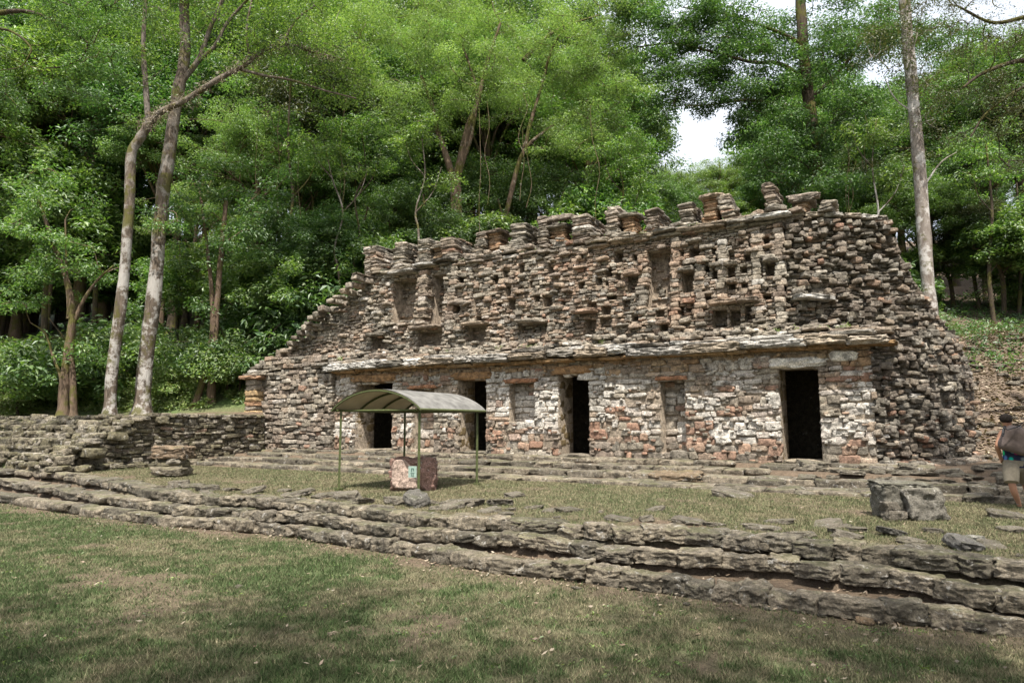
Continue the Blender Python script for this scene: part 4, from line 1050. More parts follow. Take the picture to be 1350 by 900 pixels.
for (a_, c_) in (((1343.6, 668, 11.64, .043), (1348.5, 669, 11.82, .036)), ((1356.5, 660, 12.14, .043), (1361, 660.5, 12.32, .036))): skin('shoe', [a_, ((a_[0] + c_[0]) / 2, (a_[1] + c_[1]) / 2 + .4, (a_[2] + c_[2]) / 2, .042), c_], [(0, 1), (1, 2)], 'shoe', pe)
skin('sock', [(1343.4, 665.5, 11.66, .041), (1343, 662.5, 11.66, .04)], [(0, 1)], 'sock', pe)
bp = at_depth(1341, 580, 11.52)
pk = thing('backpack', bp, 'large taupe backpack on the back of the walking person', 'backpack')
V, F = cube_grid(list(np.linspace(-1, 1, 15))); P = V / ((np.abs(V) ** 4).sum(1) ** .25)[:, None]
P[:, 0] *= 1 - .16 * P[:, 2]; P = P * [.24, .13, .225]; P += (fbm(P * 9, 3, 8)[:, None] - .5) * .035
P = P @ frames(np.array([YAW - .35]), .32, .12)[0].T
mesh_obj('pack_body', P + bp, [F], M['pack'], pk)
b = Bag(); tube(b, [at_depth(1322, 574, 11.42), at_depth(1323, 566, 11.45), at_depth(1325, 562, 11.6), at_depth(1322, 572, 11.76), at_depth(1319, 584, 11.78)], [.02] * 5, (.5,) * 3, 6)
tube(b, [at_depth(1346, 574, 11.55), at_depth(1346, 565, 11.6), at_depth(1345, 562, 11.8), at_depth(1348, 572, 11.96), at_depth(1350, 584, 11.9)], [.02] * 5, (.5,) * 3, 6)
tube(b, [at_depth(1318, 561, 11.4), at_depth(1328, 566, 11.35), at_depth(1340, 563, 11.35), at_depth(1350, 556, 11.4)], [.008, .010, .010, .008], (.5,) * 3, 6); b.build('straps', M['pack_dark'], pk)
# ------------------------------------------------------------------ foliage
def leaf_cloud(centres, radii, counts, size, flat=.5, upb=1.0, width=.42, droop=.15, needle=1.0):
    centres = np.asarray(centres, float); idx = np.repeat(np.arange(len(centres)), counts); n = len(idx)
    d = rng.normal(0, 1, (n, 3)); d /= np.linalg.norm(d, axis=1)[:, None]
    r = rng.random(n) ** .45
    off = d * r[:, None] * np.asarray(radii, float)[idx][:, None]; off[:, 2] *= flat
    rad2 = (off[:, 0] ** 2 + off[:, 1] ** 2); off[:, 2] -= droop * rad2 / (np.asarray(radii, float)[idx] + .01)
    P = centres[idx] + off
    nr = rng.normal(0, .75, (n, 3)); nr[:, 2] = np.abs(nr[:, 2]) * .6 + upb; nr[:, :2] += d[:, :2] * .6; nr /= np.linalg.norm(nr, axis=1)[:, None]
    ax = rng.normal(0, 1, (n, 3)); ax[:, :2] += d[:, :2]; ax[:, 2] -= .35; ax -= nr * (ax * nr).sum(1)[:, None]; ax /= np.linalg.norm(ax, axis=1)[:, None]
    bx = np.cross(nr, ax); L = size * (.6 + .8 * rng.random(n)); W = L * width * (.7 + .5 * rng.random(n))
    a = P; b = P + ax * (L * .42)[:, None] + bx * W[:, None] / 2 + nr * (W * .18)[:, None]; c = P + ax * L[:, None] - nr * (L * .1)[:, None]; e = P + ax * (L * .42)[:, None] - bx * W[:, None] / 2 + nr * (W * .18)[:, None]
    V = np.stack([a, b, c, e], 1).reshape(-1, 3); return V
def leaf_mesh(name, Vs, mname, parent=None, origin=None):
    V = np.concatenate(Vs); n = len(V) // 4
    return mesh_obj(name, V, [np.arange(4 * n).reshape(-1, 4)], M[mname], parent, None, False, origin)
def grow(trunk, r0, r1, cc, cr, nl, nsub, per, leaf, flat=.5, sub_r=2.0, clump=.85, seed=0, zlow=.35, limb_r=.10, upb=1.0, width=.42, shell=.5, wig=.6):
    """trunk: control points; returns bag of wood, list of leaf vertex arrays"""
    b = Bag(); T = curve_pts(trunk, 22); rr = np.linspace(r0, r1, 22); rr[0] *= 1.5; rr[1] *= 1.2
    tube(b, T, rr, (.5,) * 3, 10, .22, seed)
    cen, rad = [], []
    cc = np.array(cc, float); cr = np.array(cr, float)
    for q in range(nl):
        d = rng.normal(0, 1, 3); d /= np.linalg.norm(d); d[2] = abs(d[2]) * 1.1 - zlow
        e = cc + d * cr * rng.uniform(shell, .95)
        k = int(np.clip(22 * rng.uniform(.45, .97), 4, 21)); a = T[k]
        if a[2] > e[2] + .5: k = int(np.argmin(np.abs(T[:, 2] - (e[2] - 1)))); k = max(6, k); a = T[k]
        m1 = a + (e - a) * .35 + np.array([0, 0, .12 * np.linalg.norm(e - a)]) + rng.normal(0, .25 * wig, 3); m2 = a + (e - a) * .7 + rng.normal(0, .35 * wig, 3) + np.array([0, 0, .1 * np.linalg.norm(e - a)])
        Lp = curve_pts([a, m1, m2, e], 12); lr = min(limb_r * rng.uniform(.7, 1.2), rr[k] * .8); tube(b, Lp, np.linspace(lr, lr * .25, 12), (.5,) * 3, 6, .2, seed + q)
        for s in range(nsub):
            o = rng.normal(0, 1, 3) * sub_r * .5; o[2] *= .55; c = e + o
            t = int(rng.integers(5, 12)); st_ = Lp[t]
            tube(b, curve_pts([st_, (st_ + c) / 2 + rng.normal(0, .2, 3), c], 5), np.linspace(lr * .32, .012, 5), (.5,) * 3, 4)
            cen.append(c); rad.append(clump * rng.uniform(.6, 1.25))
    rad = np.array(rad); cnt = (per * (rad / clump) ** 2 * rng.uniform(.5, 1.4, len(rad))).astype(int) + 3
    return b, [leaf_cloud(cen, rad, cnt, leaf, flat, upb, width)]

# shared shapes for the trees of the wood
VAR = {}
def variant(key, H, r0, cc, cr, nl, nsub, per, leaf, mleaf, mbark, **kw):
    tr = [(0, 0, -.5), (rng.normal(0, .15), rng.normal(0, .15), H * .3), (rng.normal(0, .35), rng.normal(0, .35), H * .6), (rng.normal(0, .3), rng.normal(0, .3), H * .9)]
    b, lv = grow(tr, r0, r0 * .3, cc, cr, nl, nsub, per, leaf, **kw)
    V = np.concatenate(b.V); o1 = mesh_obj('trunk', V, [np.concatenate(f) for f in b.F.values()], M[mbark]); o2 = leaf_mesh('crown', lv, mleaf)
    VAR[key] = (H, o1.data, o2.data); bpy.data.objects.remove(o1); bpy.data.objects.remove(o2)
variant('a', 18, .32, (0, 0, 12.5), (4.2, 4.2, 5.8), 17, 12, 210, .17, 'leaf', 'bark_brown', seed=1)
variant('b', 16, .26, (0, 0, 10.5), (3.8, 3.8, 6.0), 16, 12, 220, .19, 'leaf_dark', 'bark_dark', seed=2, flat=.6)
variant('c', 18, .30, (0, 0, 12.5), (4.6, 4.6, 5.0), 17, 12, 250, .14, 'leaf_bright', 'bark_brown', seed=3, flat=.35)
variant('d', 13, .2, (0, 0, 7.6), (3.2, 3.2, 5.6), 15, 11, 150, .27, 'leaf', 'bark_dark', seed=4, flat=.75, zlow=.6, width=.5)
variant('e', 14, .18, (0, 0, 8.6), (3.0, 3.0, 5.2), 14, 11, 210, .19, 'leaf_olive', 'bark_dark', seed=5, flat=.55, zlow=.5)
variant('x', 18, .32, (0, 0, 12.5), (5.2, 5.2, 4.5), 12, 8, 40, .18, 'leaf', 'bark_brown', seed=11, flat=.45, clump=.75)
variant('s', 3.2, .05, (0, 0, 1.5), (1.5, 1.5, 1.6), 9, 7, 80, .21, 'leaf_dark', 'bark_dark', seed=6, flat=.7, zlow=.55, sub_r=1.0, clump=.5, limb_r=.03)
variant('t', 3.0, .05, (0, 0, 1.4), (1.6, 1.6, 1.4), 9, 7, 120, .14, 'leaf', 'bark_dark', seed=8, flat=.7, zlow=.55, sub_r=1.0, clump=.5, limb_r=.03)
variant('h', 2.0, .04, (0, 0, .8), (1.4, 1.4, .9), 8, 6, 110, .13, 'leaf_herb', 'bark_dark', seed=9, flat=.7, zlow=.55, sub_r=.9, clump=.45, limb_r=.02)
GRP = {'a': ('tall green leafy tree', 'green trees of the wood behind the temple'), 'b': ('tall dark green tree', 'dark trees of the wood behind the temple'), 'c': ('tall tree with light yellow green fine leaves', 'light green trees of the wood'),
       'd': ('mid height green tree leafy to the ground', 'mid height trees of the wood'), 'e': ('slim olive green tree', 'olive trees of the wood')}
def put(key, x, y, scale, label=None, group=None, sz=None, name='forest_tree', cat='tree', z=None, rz=None):
    H, m1, m2 = VAR[key]
    r = bpy.data.objects.new(name, None); C.objects.link(r); r.location = (x, y, gz(x, y) if z is None else z); r.rotation_euler = (0, 0, rng.uniform(0, 6.28) if rz is None else rz)
    r.scale = (scale, scale, sz or scale)
    g = GRP.get(key); tag(r, label or g[0] + ' in the dense wood behind the temple', cat, group or g[1])
    for nm, me in (('trunk', m1), ('crown', m2)):
        o = bpy.data.objects.new(nm if cat == 'tree' else ('stem' if nm == 'trunk' else 'foliage'), me); C.objects.link(o); o.parent = r
    return r
def put_px(key, px, D, top, wide=1.0, **kw):
    p = at_depth(px, 500, D); g = gz(p[0], p[1]); zt = float(at_depth(px, top, D)[2]); H = VAR[key][0]; s = max(.35, (zt - g) / H)
    return put(key, p[0], p[1], min(1.35, max(.6, s)) * wide, sz=s, **kw)
for (k, px, D, top) in (
    # left side of the picture
    ('b', -40, 46, -60), ('a', 15, 47, 70), ('d', 55, 42, 150), ('a', 95, 44, -10), ('b', 30, 50, 20), ('d', 120, 43, 210), ('c', 130, 48, -40),
    ('c', 205, 42, 110), ('c', 330, 37, 110), ('b', 290, 44, -40), ('c', 255, 38, 215), ('a', 240, 52, -90), ('c', 400, 42, 60), ('c', 400, 37, 150), ('d', 330, 33, 300), ('d', 445, 34, 260),
    ('b', 470, 38, 150), ('a', 440, 48, -60), ('a', 500, 54, -80), ('e', 420, 40, -20), ('b', 515, 35, 230), ('a', 350, 56, -80), ('b', 100, 60, -60), ('a', 0, 62, -10),
    # centre
    ('d', 560, 36, 230), ('b', 640, 38, 190), ('c', 560, 46, 0), ('c', 700, 46, 20), ('a', 620, 56, -70), ('b', 720, 38, 200), ('d', 790, 36, 190), ('a', 770, 44, 90), ('c', 790, 50, 40), ('b', 700, 58, -60), ('b', 540, 60, -90),
    ('d', 845, 40, 215), ('b', 880, 44, 225),
    # low far trees under the gap of sky
    ('c', 850, 60, 205), ('a', 885, 64, 200), ('c', 925, 66, 208), ('a', 960, 62, 198), ('c', 1000, 66, 180), ('d', 910, 54, 240), ('d', 950, 52, 245), ('d', 990, 50, 240), ('b', 1020, 46, 225),
    # right
    ('b', 1060, 44, 150), ('d', 1130, 38, 210), ('b', 1165, 46, 130), ('e', 1150, 40, 180), ('a', 1100, 56, 60), ('a', 1200, 52, 120), ('e', 1240, 38, 170), ('b', 1270, 42, 90), ('d', 1265, 34, 290), ('b', 1310, 36, 150), ('d', 1330, 31, 260), ('a', 1330, 48, 30), ('b', 1370, 38, 60), ('e', 1300, 33, 240), ('d', 1385, 30, 230), ('b', 1225, 60, 90), ('e', 1400, 44, 40),
    ('d', 230, 38, 300), ('d', 300, 36, 250), ('b', 355, 34, 250), ('d', 400, 32, 300), ('b', 430, 33, 260), ('d', 480, 33, 250),
    ('b', 590, 35, 260), ('d', 660, 35, 240), ('d', 740, 35, 230), ('d', 1110, 36, 240), ('b', 1190, 36, 200), ('b', 1230, 33, 230),
    # outside the frame, to close the wood
    ('a', -160, 38, -60), ('b', -110, 46, -60), ('d', -150, 45, 150), ('b', 1450, 36, 0), ('a', 1500, 44, -40), ('d', 1470, 30, 200)):
    put_px(k, px, D, top)

for q in range(84):      # deeper rows of the wood
    px = -150 + 1650 * ((q * .618) % 1); D = rng.uniform(42, 72); k = str(rng.choice(['a', 'b', 'b', 'd', 'd', 'a', 'e'])); top = rng.uniform(-60, 240)
    if 820 < px < 1040: top = rng.uniform(222, 262)
    if 1040 <= px < 1260: top = max(top, 70)
    put_px(k, px, D, top)
for q in range(30):      # low leafy trees closing the view between the trunks
    put_px('d', -160 + 480 * ((q * .618) % 1), rng.uniform(44, 60), rng.uniform(250, 360), wide=1.3)
# undergrowth
for q in range(64):
    px = rng.uniform(-40, 1400); D = rng.uniform(30.5, 36) if px < 350 else (rng.uniform(29, 36) if px < 1180 else rng.uniform(25.5, 33))
    k = rng.choice(['s', 't', 't', 's']) if px > 350 else rng.choice(['t', 'h', 't', 's'])
    if px > 1170 and D < 31.5: continue
    p = at_depth(px, 500, D)
    if p[1] < 6.2 and p[0] > PLX: continue
    if p[0] < PLX and p[1] < 2.0 and D < 31: continue
    put(str(k), p[0], p[1], rng.uniform(.6, 1.5), label={'s': 'dark green bush in the undergrowth of the wood', 't': 'mid green leafy bush in the undergrowth of the wood', 'h': 'pale green low bush on the left slope'}[str(k)], group={'s': 'dark undergrowth bushes', 't': 'green undergrowth bushes', 'h': 'pale bushes on the slope'}[str(k)], name='bush', cat='bush')
for (px, D, k, s) in ((345, 31.5, 's', 1.1), (375, 32, 's', 1.3), (318, 30.5, 't', 1.0), (410, 32.5, 's', 1.6), (450, 33, 's', 1.7), (300, 31, 's', 1.1), (15, 31, 'h', .9), (120, 31.5, 'h', .9), (165, 31.5, 'h', .8), (225, 31, 'h', .9), (60, 32, 'h', .9)):
    p = at_depth(px, 500, D); put(k, p[0], p[1], s, label={'s': 'dark green bush in the undergrowth of the wood', 't': 'mid green leafy bush in the undergrowth of the wood', 'h': 'pale green low bush on the left slope'}[k], group={'s': 'dark undergrowth bushes', 't': 'green undergrowth bushes', 'h': 'pale bushes on the slope'}[k], name='bush', cat='bush')
# herbs on the slopes
def herbs(name, n, pxr, Dr, size, mname, label, cond, h=.35):
    px = rng.uniform(*pxr, n); D = rng.uniform(*Dr, n); lat = (px - HX) / F_PX * D; P = CAM[None] + RGT[None] * lat[:, None] + FWD[None] * D[:, None]; x, y = P[:, 0], P[:, 1]
    k = cond(x, y) & (n2(x, y, .6, 3, 131) > .42); x, y = x[k], y[k]; z = terrain(x, y) + h * rng.random(len(x)) ** 1.4
    V = leaf_cloud(np.stack([x, y, z], 1), np.full(len(x), .12), np.full(len(x), 5), size, .6)
    o = leaf_mesh(name, [V], mname); tag(o, label, 'undergrowth', kind='stuff')
herbs('ground_cover', 42000, (-120, 420), (29.5, 44), .15, 'leaf_herb', 'pale green low plants covering the slope behind the left trees', lambda x, y: (x < PLX) & (y * .86 - x * .25 > 5.9))
herbs('slope_plants', 2600, (1230, 1430), (23.5, 38), .13, 'leaf_dark', 'green seedlings among dead leaves on the right slope', lambda x, y: (y * .86 - x * .25 > 6.5), .35)
herbs('forest_floor_plants', 26000, (330, 1250), (29, 45), .18, 'leaf_dark', 'dark green plants on the floor of the wood behind the temple', lambda x, y: (y > 6.5), .6)
n = 900; D = 4.6 + 12 * rng.random(n); lat = (rng.random(n) * 2 - 1) * .8 * D; P = CAM[None] + RGT[None] * lat[:, None] + FWD[None] * D[:, None]; x, y = P[:, 0], P[:, 1]
k = (y < e1(x) - .15) & (n2(x, y, .9, 3, 140) > .5); x, y = x[k], y[k]; V = leaf_cloud(np.stack([x, y, terrain(x, y) + .012], 1), np.full(len(x), .07), np.full(len(x), 14), .035, .25, 1.2, .5); o = leaf_mesh('lawn_weeds', [V], 'leaf'); tag(o, 'small broad leaved weeds dotted over the foreground lawn', 'weeds', kind='stuff')
# grass tufts growing on the ruin
n = 240; zz = np.where(rng.random(n) < .6, ZC2 + .05, ZT + .1); xx = np.array([rng.uniform(xl(z) + .3, -.3 if z < 5 else XU_R) for z in zz]); yy = np.where(zz < ZT - 1, rng.uniform(-.05, .3, n), uy(ZT) + rng.uniform(-.1, .3, n))
kk = n2(xx, yy, .9, 2, 133) > .5; xx, yy, zz = xx[kk], yy[kk], zz[kk]
V = leaf_cloud(np.stack([xx, yy, zz], 1), np.full(len(xx), .09), np.full(len(xx), 16), .09, .8, .2, .14); o = leaf_mesh('ledge_weeds', [V], 'leaf_herb'); tag(o, 'small green weeds growing on the ledges of the ruin', 'weeds', kind='stuff')

# ------------------------------------------------------------------ trees one can tell apart
def pxp(picks, D): return [at_depth(a[0], a[1], D + (a[2] if len(a) > 2 else 0)) for a in picks]
def special(name, label, cat, D, trunks, foliage, mbark, mleaf, per=230, leaf=.13, clump=.8, flat=.5, twigs=True, upb=1.0, width=.42):
    base = at_depth(trunks[0][0][0][0], trunks[0][0][0][1], D); base[2] = gz(base[0], base[1]); r = thing(name, base, label, cat)
    b = Bag(); allp = []
    for qi, (picks, r0, r1) in enumerate(trunks):
        P = pxp(picks, D)
        if qi == 0 or picks[0][1] > 500: P[0] = P[0] * 1.0; P[0][2] = gz(P[0][0], P[0][1]) - .15
        Q = curve_pts(P, max(10, 7 * len(P))); rr = np.linspace(r0, r1, len(Q))
        if picks[0][1] > 380: rr[0] *= 1.55; rr[1] *= 1.25; rr[2] *= 1.08
        tube(b, Q, rr, (.5,) * 3, 12 if r0 > .15 else 7, .2, qi); allp.append(Q[len(Q) // 3:])
    allp = np.concatenate(allp); cen, rad = [], []
    for (px, py, dd, w, h, n) in foliage:      # a spray of clumps filling an ellipse w x h metres
        c0 = at_depth(px, py, D + dd)
        for _ in range(n):
            d = rng.normal(0, 1, 3); d /= np.linalg.norm(d); d *= rng.random() ** .5
            c = c0 + RGT * d[0] * w + FWD * d[1] * w * .9 + np.array([0, 0, d[2] * h]); cen.append(c); rad.append(clump * rng.uniform(.55, 1.3))
    if cen and twigs:      # every clump hangs on the nearest wood grown so far
        cn_ = np.array(cen); order = np.argsort(np.array([((allp - c) ** 2).sum(1).min() for c in cn_])); nodes = allp.copy()
        for i_ in order:
            c = cn_[i_]; a = nodes[int(((nodes - c) ** 2).sum(1).argmin())]; L = np.linalg.norm(c - a)
            Q = curve_pts([a, a + (c - a) * .5 + rng.normal(0, .12 * L + .02, 3) + np.array([0, 0, .06 * L]), c], 6)
            tube(b, Q, np.linspace(min(.05, .012 + .01 * L), .009, 6), (.5,) * 3, 4); nodes = np.concatenate([nodes, Q[2:]])
    b.build('trunk', M[mbark], r)
    if cen:
        rad = np.array(rad); cnt = (per * (rad / clump) ** 2 * rng.uniform(.5, 1.4, len(rad))).astype(int) + 3
        leaf_mesh('crown', [leaf_cloud(cen, rad, cnt, leaf, flat, upb, width)], mleaf, r)
    return r
ta = special('leaning_tree', 'slender pale tree forking into an upright limb and a long mossy bough reaching right', 'tree', 27,
    [([(145, 542), (149, 480), (163, 370), (171, 260), (173, 205), (186, 180), (197, 163)], .22, .17),
     ([(196, 166), (192, 110), (189, 60), (192, 0), (196, -70)], .13, .06),
     ([(195, 166), (212, 148), (245, 132), (290, 103), (320, 88, .3), (350, 66, .4), (378, 58, .5), (410, 68, .6), (450, 78, .8)], .14, .04),
     ([(318, 92, .3), (350, 100, .3), (385, 106, .4), (430, 120, .5), (470, 130, .6)], .07, .03),
     ([(372, 60, .5), (382, 40, .6), (395, 22, .7), (415, 8, .9)], .08, .03), ([(330, 80, .3), (325, 40), (332, 0), (340, -50)], .06, .03)],
    [(190, -60, 0, 4, 1.5, 30), (345, -45, 0, 3.5, 1.2, 26), (430, 40, 1, 2.6, 1.2, 16), (120, -10, 0, 3, 1.3, 16), (230, 20, 0, 2.2, 1.2, 8), (440, 110, 1, 1.6, .7, 10), (400, 45, 0, 2.2, 1.0, 22), (455, 85, 0, 1.8, .9, 16), (345, 60, 0, 1.2, .8, 8), (300, 75, .3, 1, .6, 5), (195, 90, 0, .8, 1.4, 5)], 'bark_pale', 'leaf', 190, .12, .8)
# moss and dry air plants on the bough: a part of the tree
bp_ = curve_pts(pxp([(195, 166), (212, 148), (245, 132), (290, 103), (320, 88, .3), (350, 66, .4), (378, 58, .5), (410, 68, .6), (450, 78, .8)], 27), 60)
_k = rng.random(60); V = leaf_cloud(bp_ + rng.normal(0, .08, (60, 3)), .14 + .38 * _k ** 2.5, (25 + 110 * _k ** 2).astype(int), .15, .9, .1, .16); leaf_mesh('epiphytes', [V], 'dead_leaf', ta)
special('straight_tree', 'thick pale trunked tree rising straight just right of the forking tree', 'tree', 28.5,
    [([(187, 544), (193, 470), (205, 370), (213, 270), (224, 195), (234, 125), (244, 70), (243, 10), (247, -70)], .31, .2),
     ([(237, 112), (262, 78), (276, 40), (292, 2), (300, -50)], .13, .06), ([(262, 80), (284, 60), (300, 30), (335, -10)], .1, .05)],
    [(250, -70, 0, 5, 1.6, 40), (300, 10, 1.5, 2.8, 1.5, 14), (190, 30, 1.5, 2.2, 1.2, 8), (390, -30, 2, 3, 1.4, 16)], 'bark_pale', 'leaf', 200, .13, .85)
special('multi_stem_tree', 'small brown tree with several crossing stems at the far left of the platform', 'tree', 28,
    [([(84, 540), (86, 500), (92, 450), (95, 415), (88, 370), (70, 320), (50, 260)], .22, .06), ([(92, 440), (108, 400), (128, 370), (150, 350)], .1, .03), ([(92, 420), (88, 360), (86, 290)], .09, .03), ([(98, 541), (96, 500), (93, 450)], .15, .1), ([(82, 500), (70, 470), (60, 440), (40, 425)], .07, .02)],
    [(60, 330, 0, 2.0, 2.2, 22), (110, 350, .5, 1.8, 1.6, 16), (30, 400, 0, 1.4, 1.0, 10), (55, 250, 0, 2, 1.5, 14), (115, 470, .5, .8, .8, 5)], 'bark_brown', 'leaf', 170, .14, .6)
special('twin_trunk_tree', 'brown tree with two slender trunks, the left one leaning, beside the temple left end', 'tree', 30,
    [([(255, 545), (262, 520), (274, 478), (280, 430), (278, 370), (270, 300), (262, 240)], .16, .05), ([(278, 546), (279, 510), (282, 460), (286, 400), (292, 330), (298, 265)], .2, .09)],
    [(280, 320, -.6, 2.6, 2.0, 22), (330, 260, 0, 2.4, 2, 18), (245, 250, -.6, 2.2, 1.6, 18), (300, 400, .8, 1.6, 1.0, 8)], 'bark_brown', 'leaf_dark', 190, .15, .7)
special('spreading_tree', 'large light green fine leaved tree spreading over the middle behind the temple', 'tree', 35,
    [([(600, 470), (601, 350), (602, 290), (600, 240)], .36, .3), ([(600, 245), (588, 205), (576, 170), (570, 140), (555, 100)], .2, .08), ([(601, 240), (612, 190), (620, 160), (630, 135), (640, 90), (660, 30)], .24, .07), ([(608, 220), (622, 175), (628, 120), (610, 60)], .14, .05),
     ([(640, 500), (655, 330), (668, 280), (684, 215), (700, 188), (730, 165)], .2, .07), ([(692, 195), (700, 160), (712, 120), (730, 60), (760, 20)], .12, .05), ([(690, 80), (720, 50), (745, 35), (790, 20)], .14, .04)],
    [(520, 60, 0, 4.5, 2.2, 46), (620, 20, 0, 4.5, 2.4, 46), (720, 50, -1, 4.2, 2.4, 46), (560, 150, -.5, 3, 1.4, 26), (680, 135, -1, 3.4, 1.5, 34), (770, 110, 0, 3.2, 2.2, 34), (800, 40, 0, 3, 2, 26), (450, 40, 0, 3, 2, 22), (750, 185, -1, 2.6, 1.4, 20), (800, 170, 0, 2, 1.4, 14), (640, 90, -1.5, 3.5, 1.4, 26)], 'bark_brown', 'leaf_bright', 400, .10, .8, .45)
special('dark_spreading_tree', 'tall dark green tree with layered boughs behind the right half of the temple', 'tree', 34,
    [([(1085, 480), (1080, 290), (1072, 180), (1062, 100), (1057, 30), (1052, -60)], .34, .24), ([(1066, 110), (1030, 85), (990, 82), (945, 70), (890, 58), (840, 62)], .13, .03), ([(1070, 150), (1030, 138), (985, 132), (940, 138), (905, 140)], .11, .03), ([(1060, 60), (1020, 40), (960, 20), (900, 10)], .12, .03),
     ([(1075, 190), (1110, 150), (1150, 130)], .12, .04), ([(1070, 130), (1110, 90), (1140, 50)], .13, .04), ([(1078, 230), (1050, 210), (1020, 200)], .08, .03)],
    [(1060, 20, 0, 4.2, 2.2, 46), (1110, 70, 0, 3, 2.2, 26), (960, 20, 0, 3.2, .9, 22), (900, 50, 0, 2.2, .9, 12), (870, 100, 0, 1.8, 1.5, 20), (855, 150, .5, 1.2, 1.2, 12), (960, 90, 0, 2.6, .7, 16), (1000, 130, 0, 2.2, .8, 15), (935, 140, 0, 1.2, .5, 6), (1060, 150, -.5, 2.6, 2.2, 26), (1030, 210, -1, 2.2, 1.6, 22), (1100, 200, -.5, 2.8, 2, 30), (1150, 150, 0, 1.8, 2, 20), (1090, 250, -1, 2.6, 1.1, 20), (840, 20, 0, 1.8, 1.4, 22), (920, 20, 1, 3, 1.2, 26), (1000, 60, 1, 3, 1.0, 22), (880, 70, 1, 1.6, 1.2, 14), (1150, 40, 1, 2.6, 1.8, 30), (1240, 60, 2, 2.4, 2.0, 24), (950, 95, 1, 2.4, .6, 14), (925, 125, .5, 1.6, .5, 12), (985, 165, 0, 1.3, .8, 14), (1010, 110, 0, 1.6, 1, 14), (960, 60, 0, 2, .7, 12), (1060, 70, -1.5, 2.4, 1.6, 20), (900, 30, 1, 2.4, 1, 14), (1160, 30, -1, 2, 1.4, 14)], 'bark_dark', 'leaf_dark', 240, .15, .78, .45)
special('pale_straight_tree', 'tall straight whitish trunk rising behind the right end of the temple', 'tree', 27,
    [([(1232, 470), (1224, 380), (1217, 290), (1209, 190), (1201, 100), (1193, 10), (1186, -80)], .26, .21), ([(1215, 250), (1240, 215), (1262, 200)], .04, .015), ([(1206, 150), (1180, 130), (1165, 100)], .035, .015)],
    [(1190, -60, 0, 4, 1.5, 30), (1225, 120, -.8, 1.2, 2, 12), (1180, 60, -1, 1.4, 1.4, 14), (1205, 20, -1, 1.5, 1, 10)], 'bark_white', 'leaf_olive', 170, .11, .7)
for (px, D, ctrl, nm_) in ((436, 31, [(452, 470), (448, 380), (441, 330), (452, 280), (438, 235), (428, 190)], 'crooked pale sapling leaning left above the left slope of the ruin'), (478, 31.5, [(470, 460), (466, 360), (474, 310), (468, 262), (482, 225), (476, 170)], 'crooked brown sapling beside the upper left end of the ruin'),
        (548, 32, [(540, 440), (552, 330), (548, 280), (560, 232), (556, 180)], 'thin pale stemmed sapling behind the left roof stubs'), (820, 33, [(815, 440), (812, 300), (822, 255), (815, 215)], 'thin bare stemmed sapling behind the middle roof stubs'), (385, 33, [(380, 520), (383, 420), (378, 330), (386, 260), (380, 190), (384, 90)], 'dark trunked tree hung with vines left of the ruin'),
        (1150, 31, [(1160, 440), (1152, 330), (1158, 280), (1150, 220), (1155, 160)], 'thin grey sapling beside the whitish trunk at the right'), (1310, 30, [(1316, 520), (1312, 440), (1304, 360), (1308, 280), (1300, 190)], 'brown trunked tree standing above the slope at the far right'), (1338, 31, [(1345, 520), (1342, 430), (1346, 340), (1340, 240)], 'slender dark tree at the far right edge above the slope')):
    top = ctrl[-1]; big = px in (385, 1310, 20, 1338)
    special('sapling' if not big else 'slim_tree', nm_, 'tree', D, [(ctrl, .13 if big else .07, .04 if big else .022), ([ctrl[-3], ((ctrl[-3][0] + 22), ctrl[-3][1] - 26), ((ctrl[-3][0] + 34), ctrl[-3][1] - 60)], .035, .012), ([ctrl[-2], ((ctrl[-2][0] - 18), ctrl[-2][1] - 22), ((ctrl[-2][0] - 26), ctrl[-2][1] - 50)], .03, .01)],
        [(top[0], top[1], 0, 1.7, 1.2, 12), (ctrl[-3][0] + 25, ctrl[-3][1] - 50, .3, 1.2, .8, 6), (ctrl[-2][0] - 22, ctrl[-2][1] - 40, .3, 1.2, .8, 6)], 'bark_pale' if 'pale' in nm_ or 'grey' in nm_ else 'bark_dark', 'leaf', 150, .15, .6)
b = Bag()
for k_ in range(16):     # lianas hanging in the wood
    px = float(rng.choice([365, 372, 390, 396, 402, 450, 505, 640, 735, 780, 1120, 340, 560, 690, 1140, 1285])) + rng.normal(0, 3); D = rng.uniform(30.5, 32.5); y0 = rng.uniform(120, 220); P = [at_depth(px + rng.normal(0, 3), y_, D) for y_ in np.linspace(y0, y0 + rng.uniform(60, 170), 5)]
    bb = Bag(); tube(bb, curve_pts(P, 12), np.full(12, .014), (.5,) * 3, 4); o = bb.build('liana', M['bark_brown'], None, origin=P[0]); tag(o, 'thin brown liana hanging down in the wood behind the temple', 'liana', 'lianas hanging in the wood')
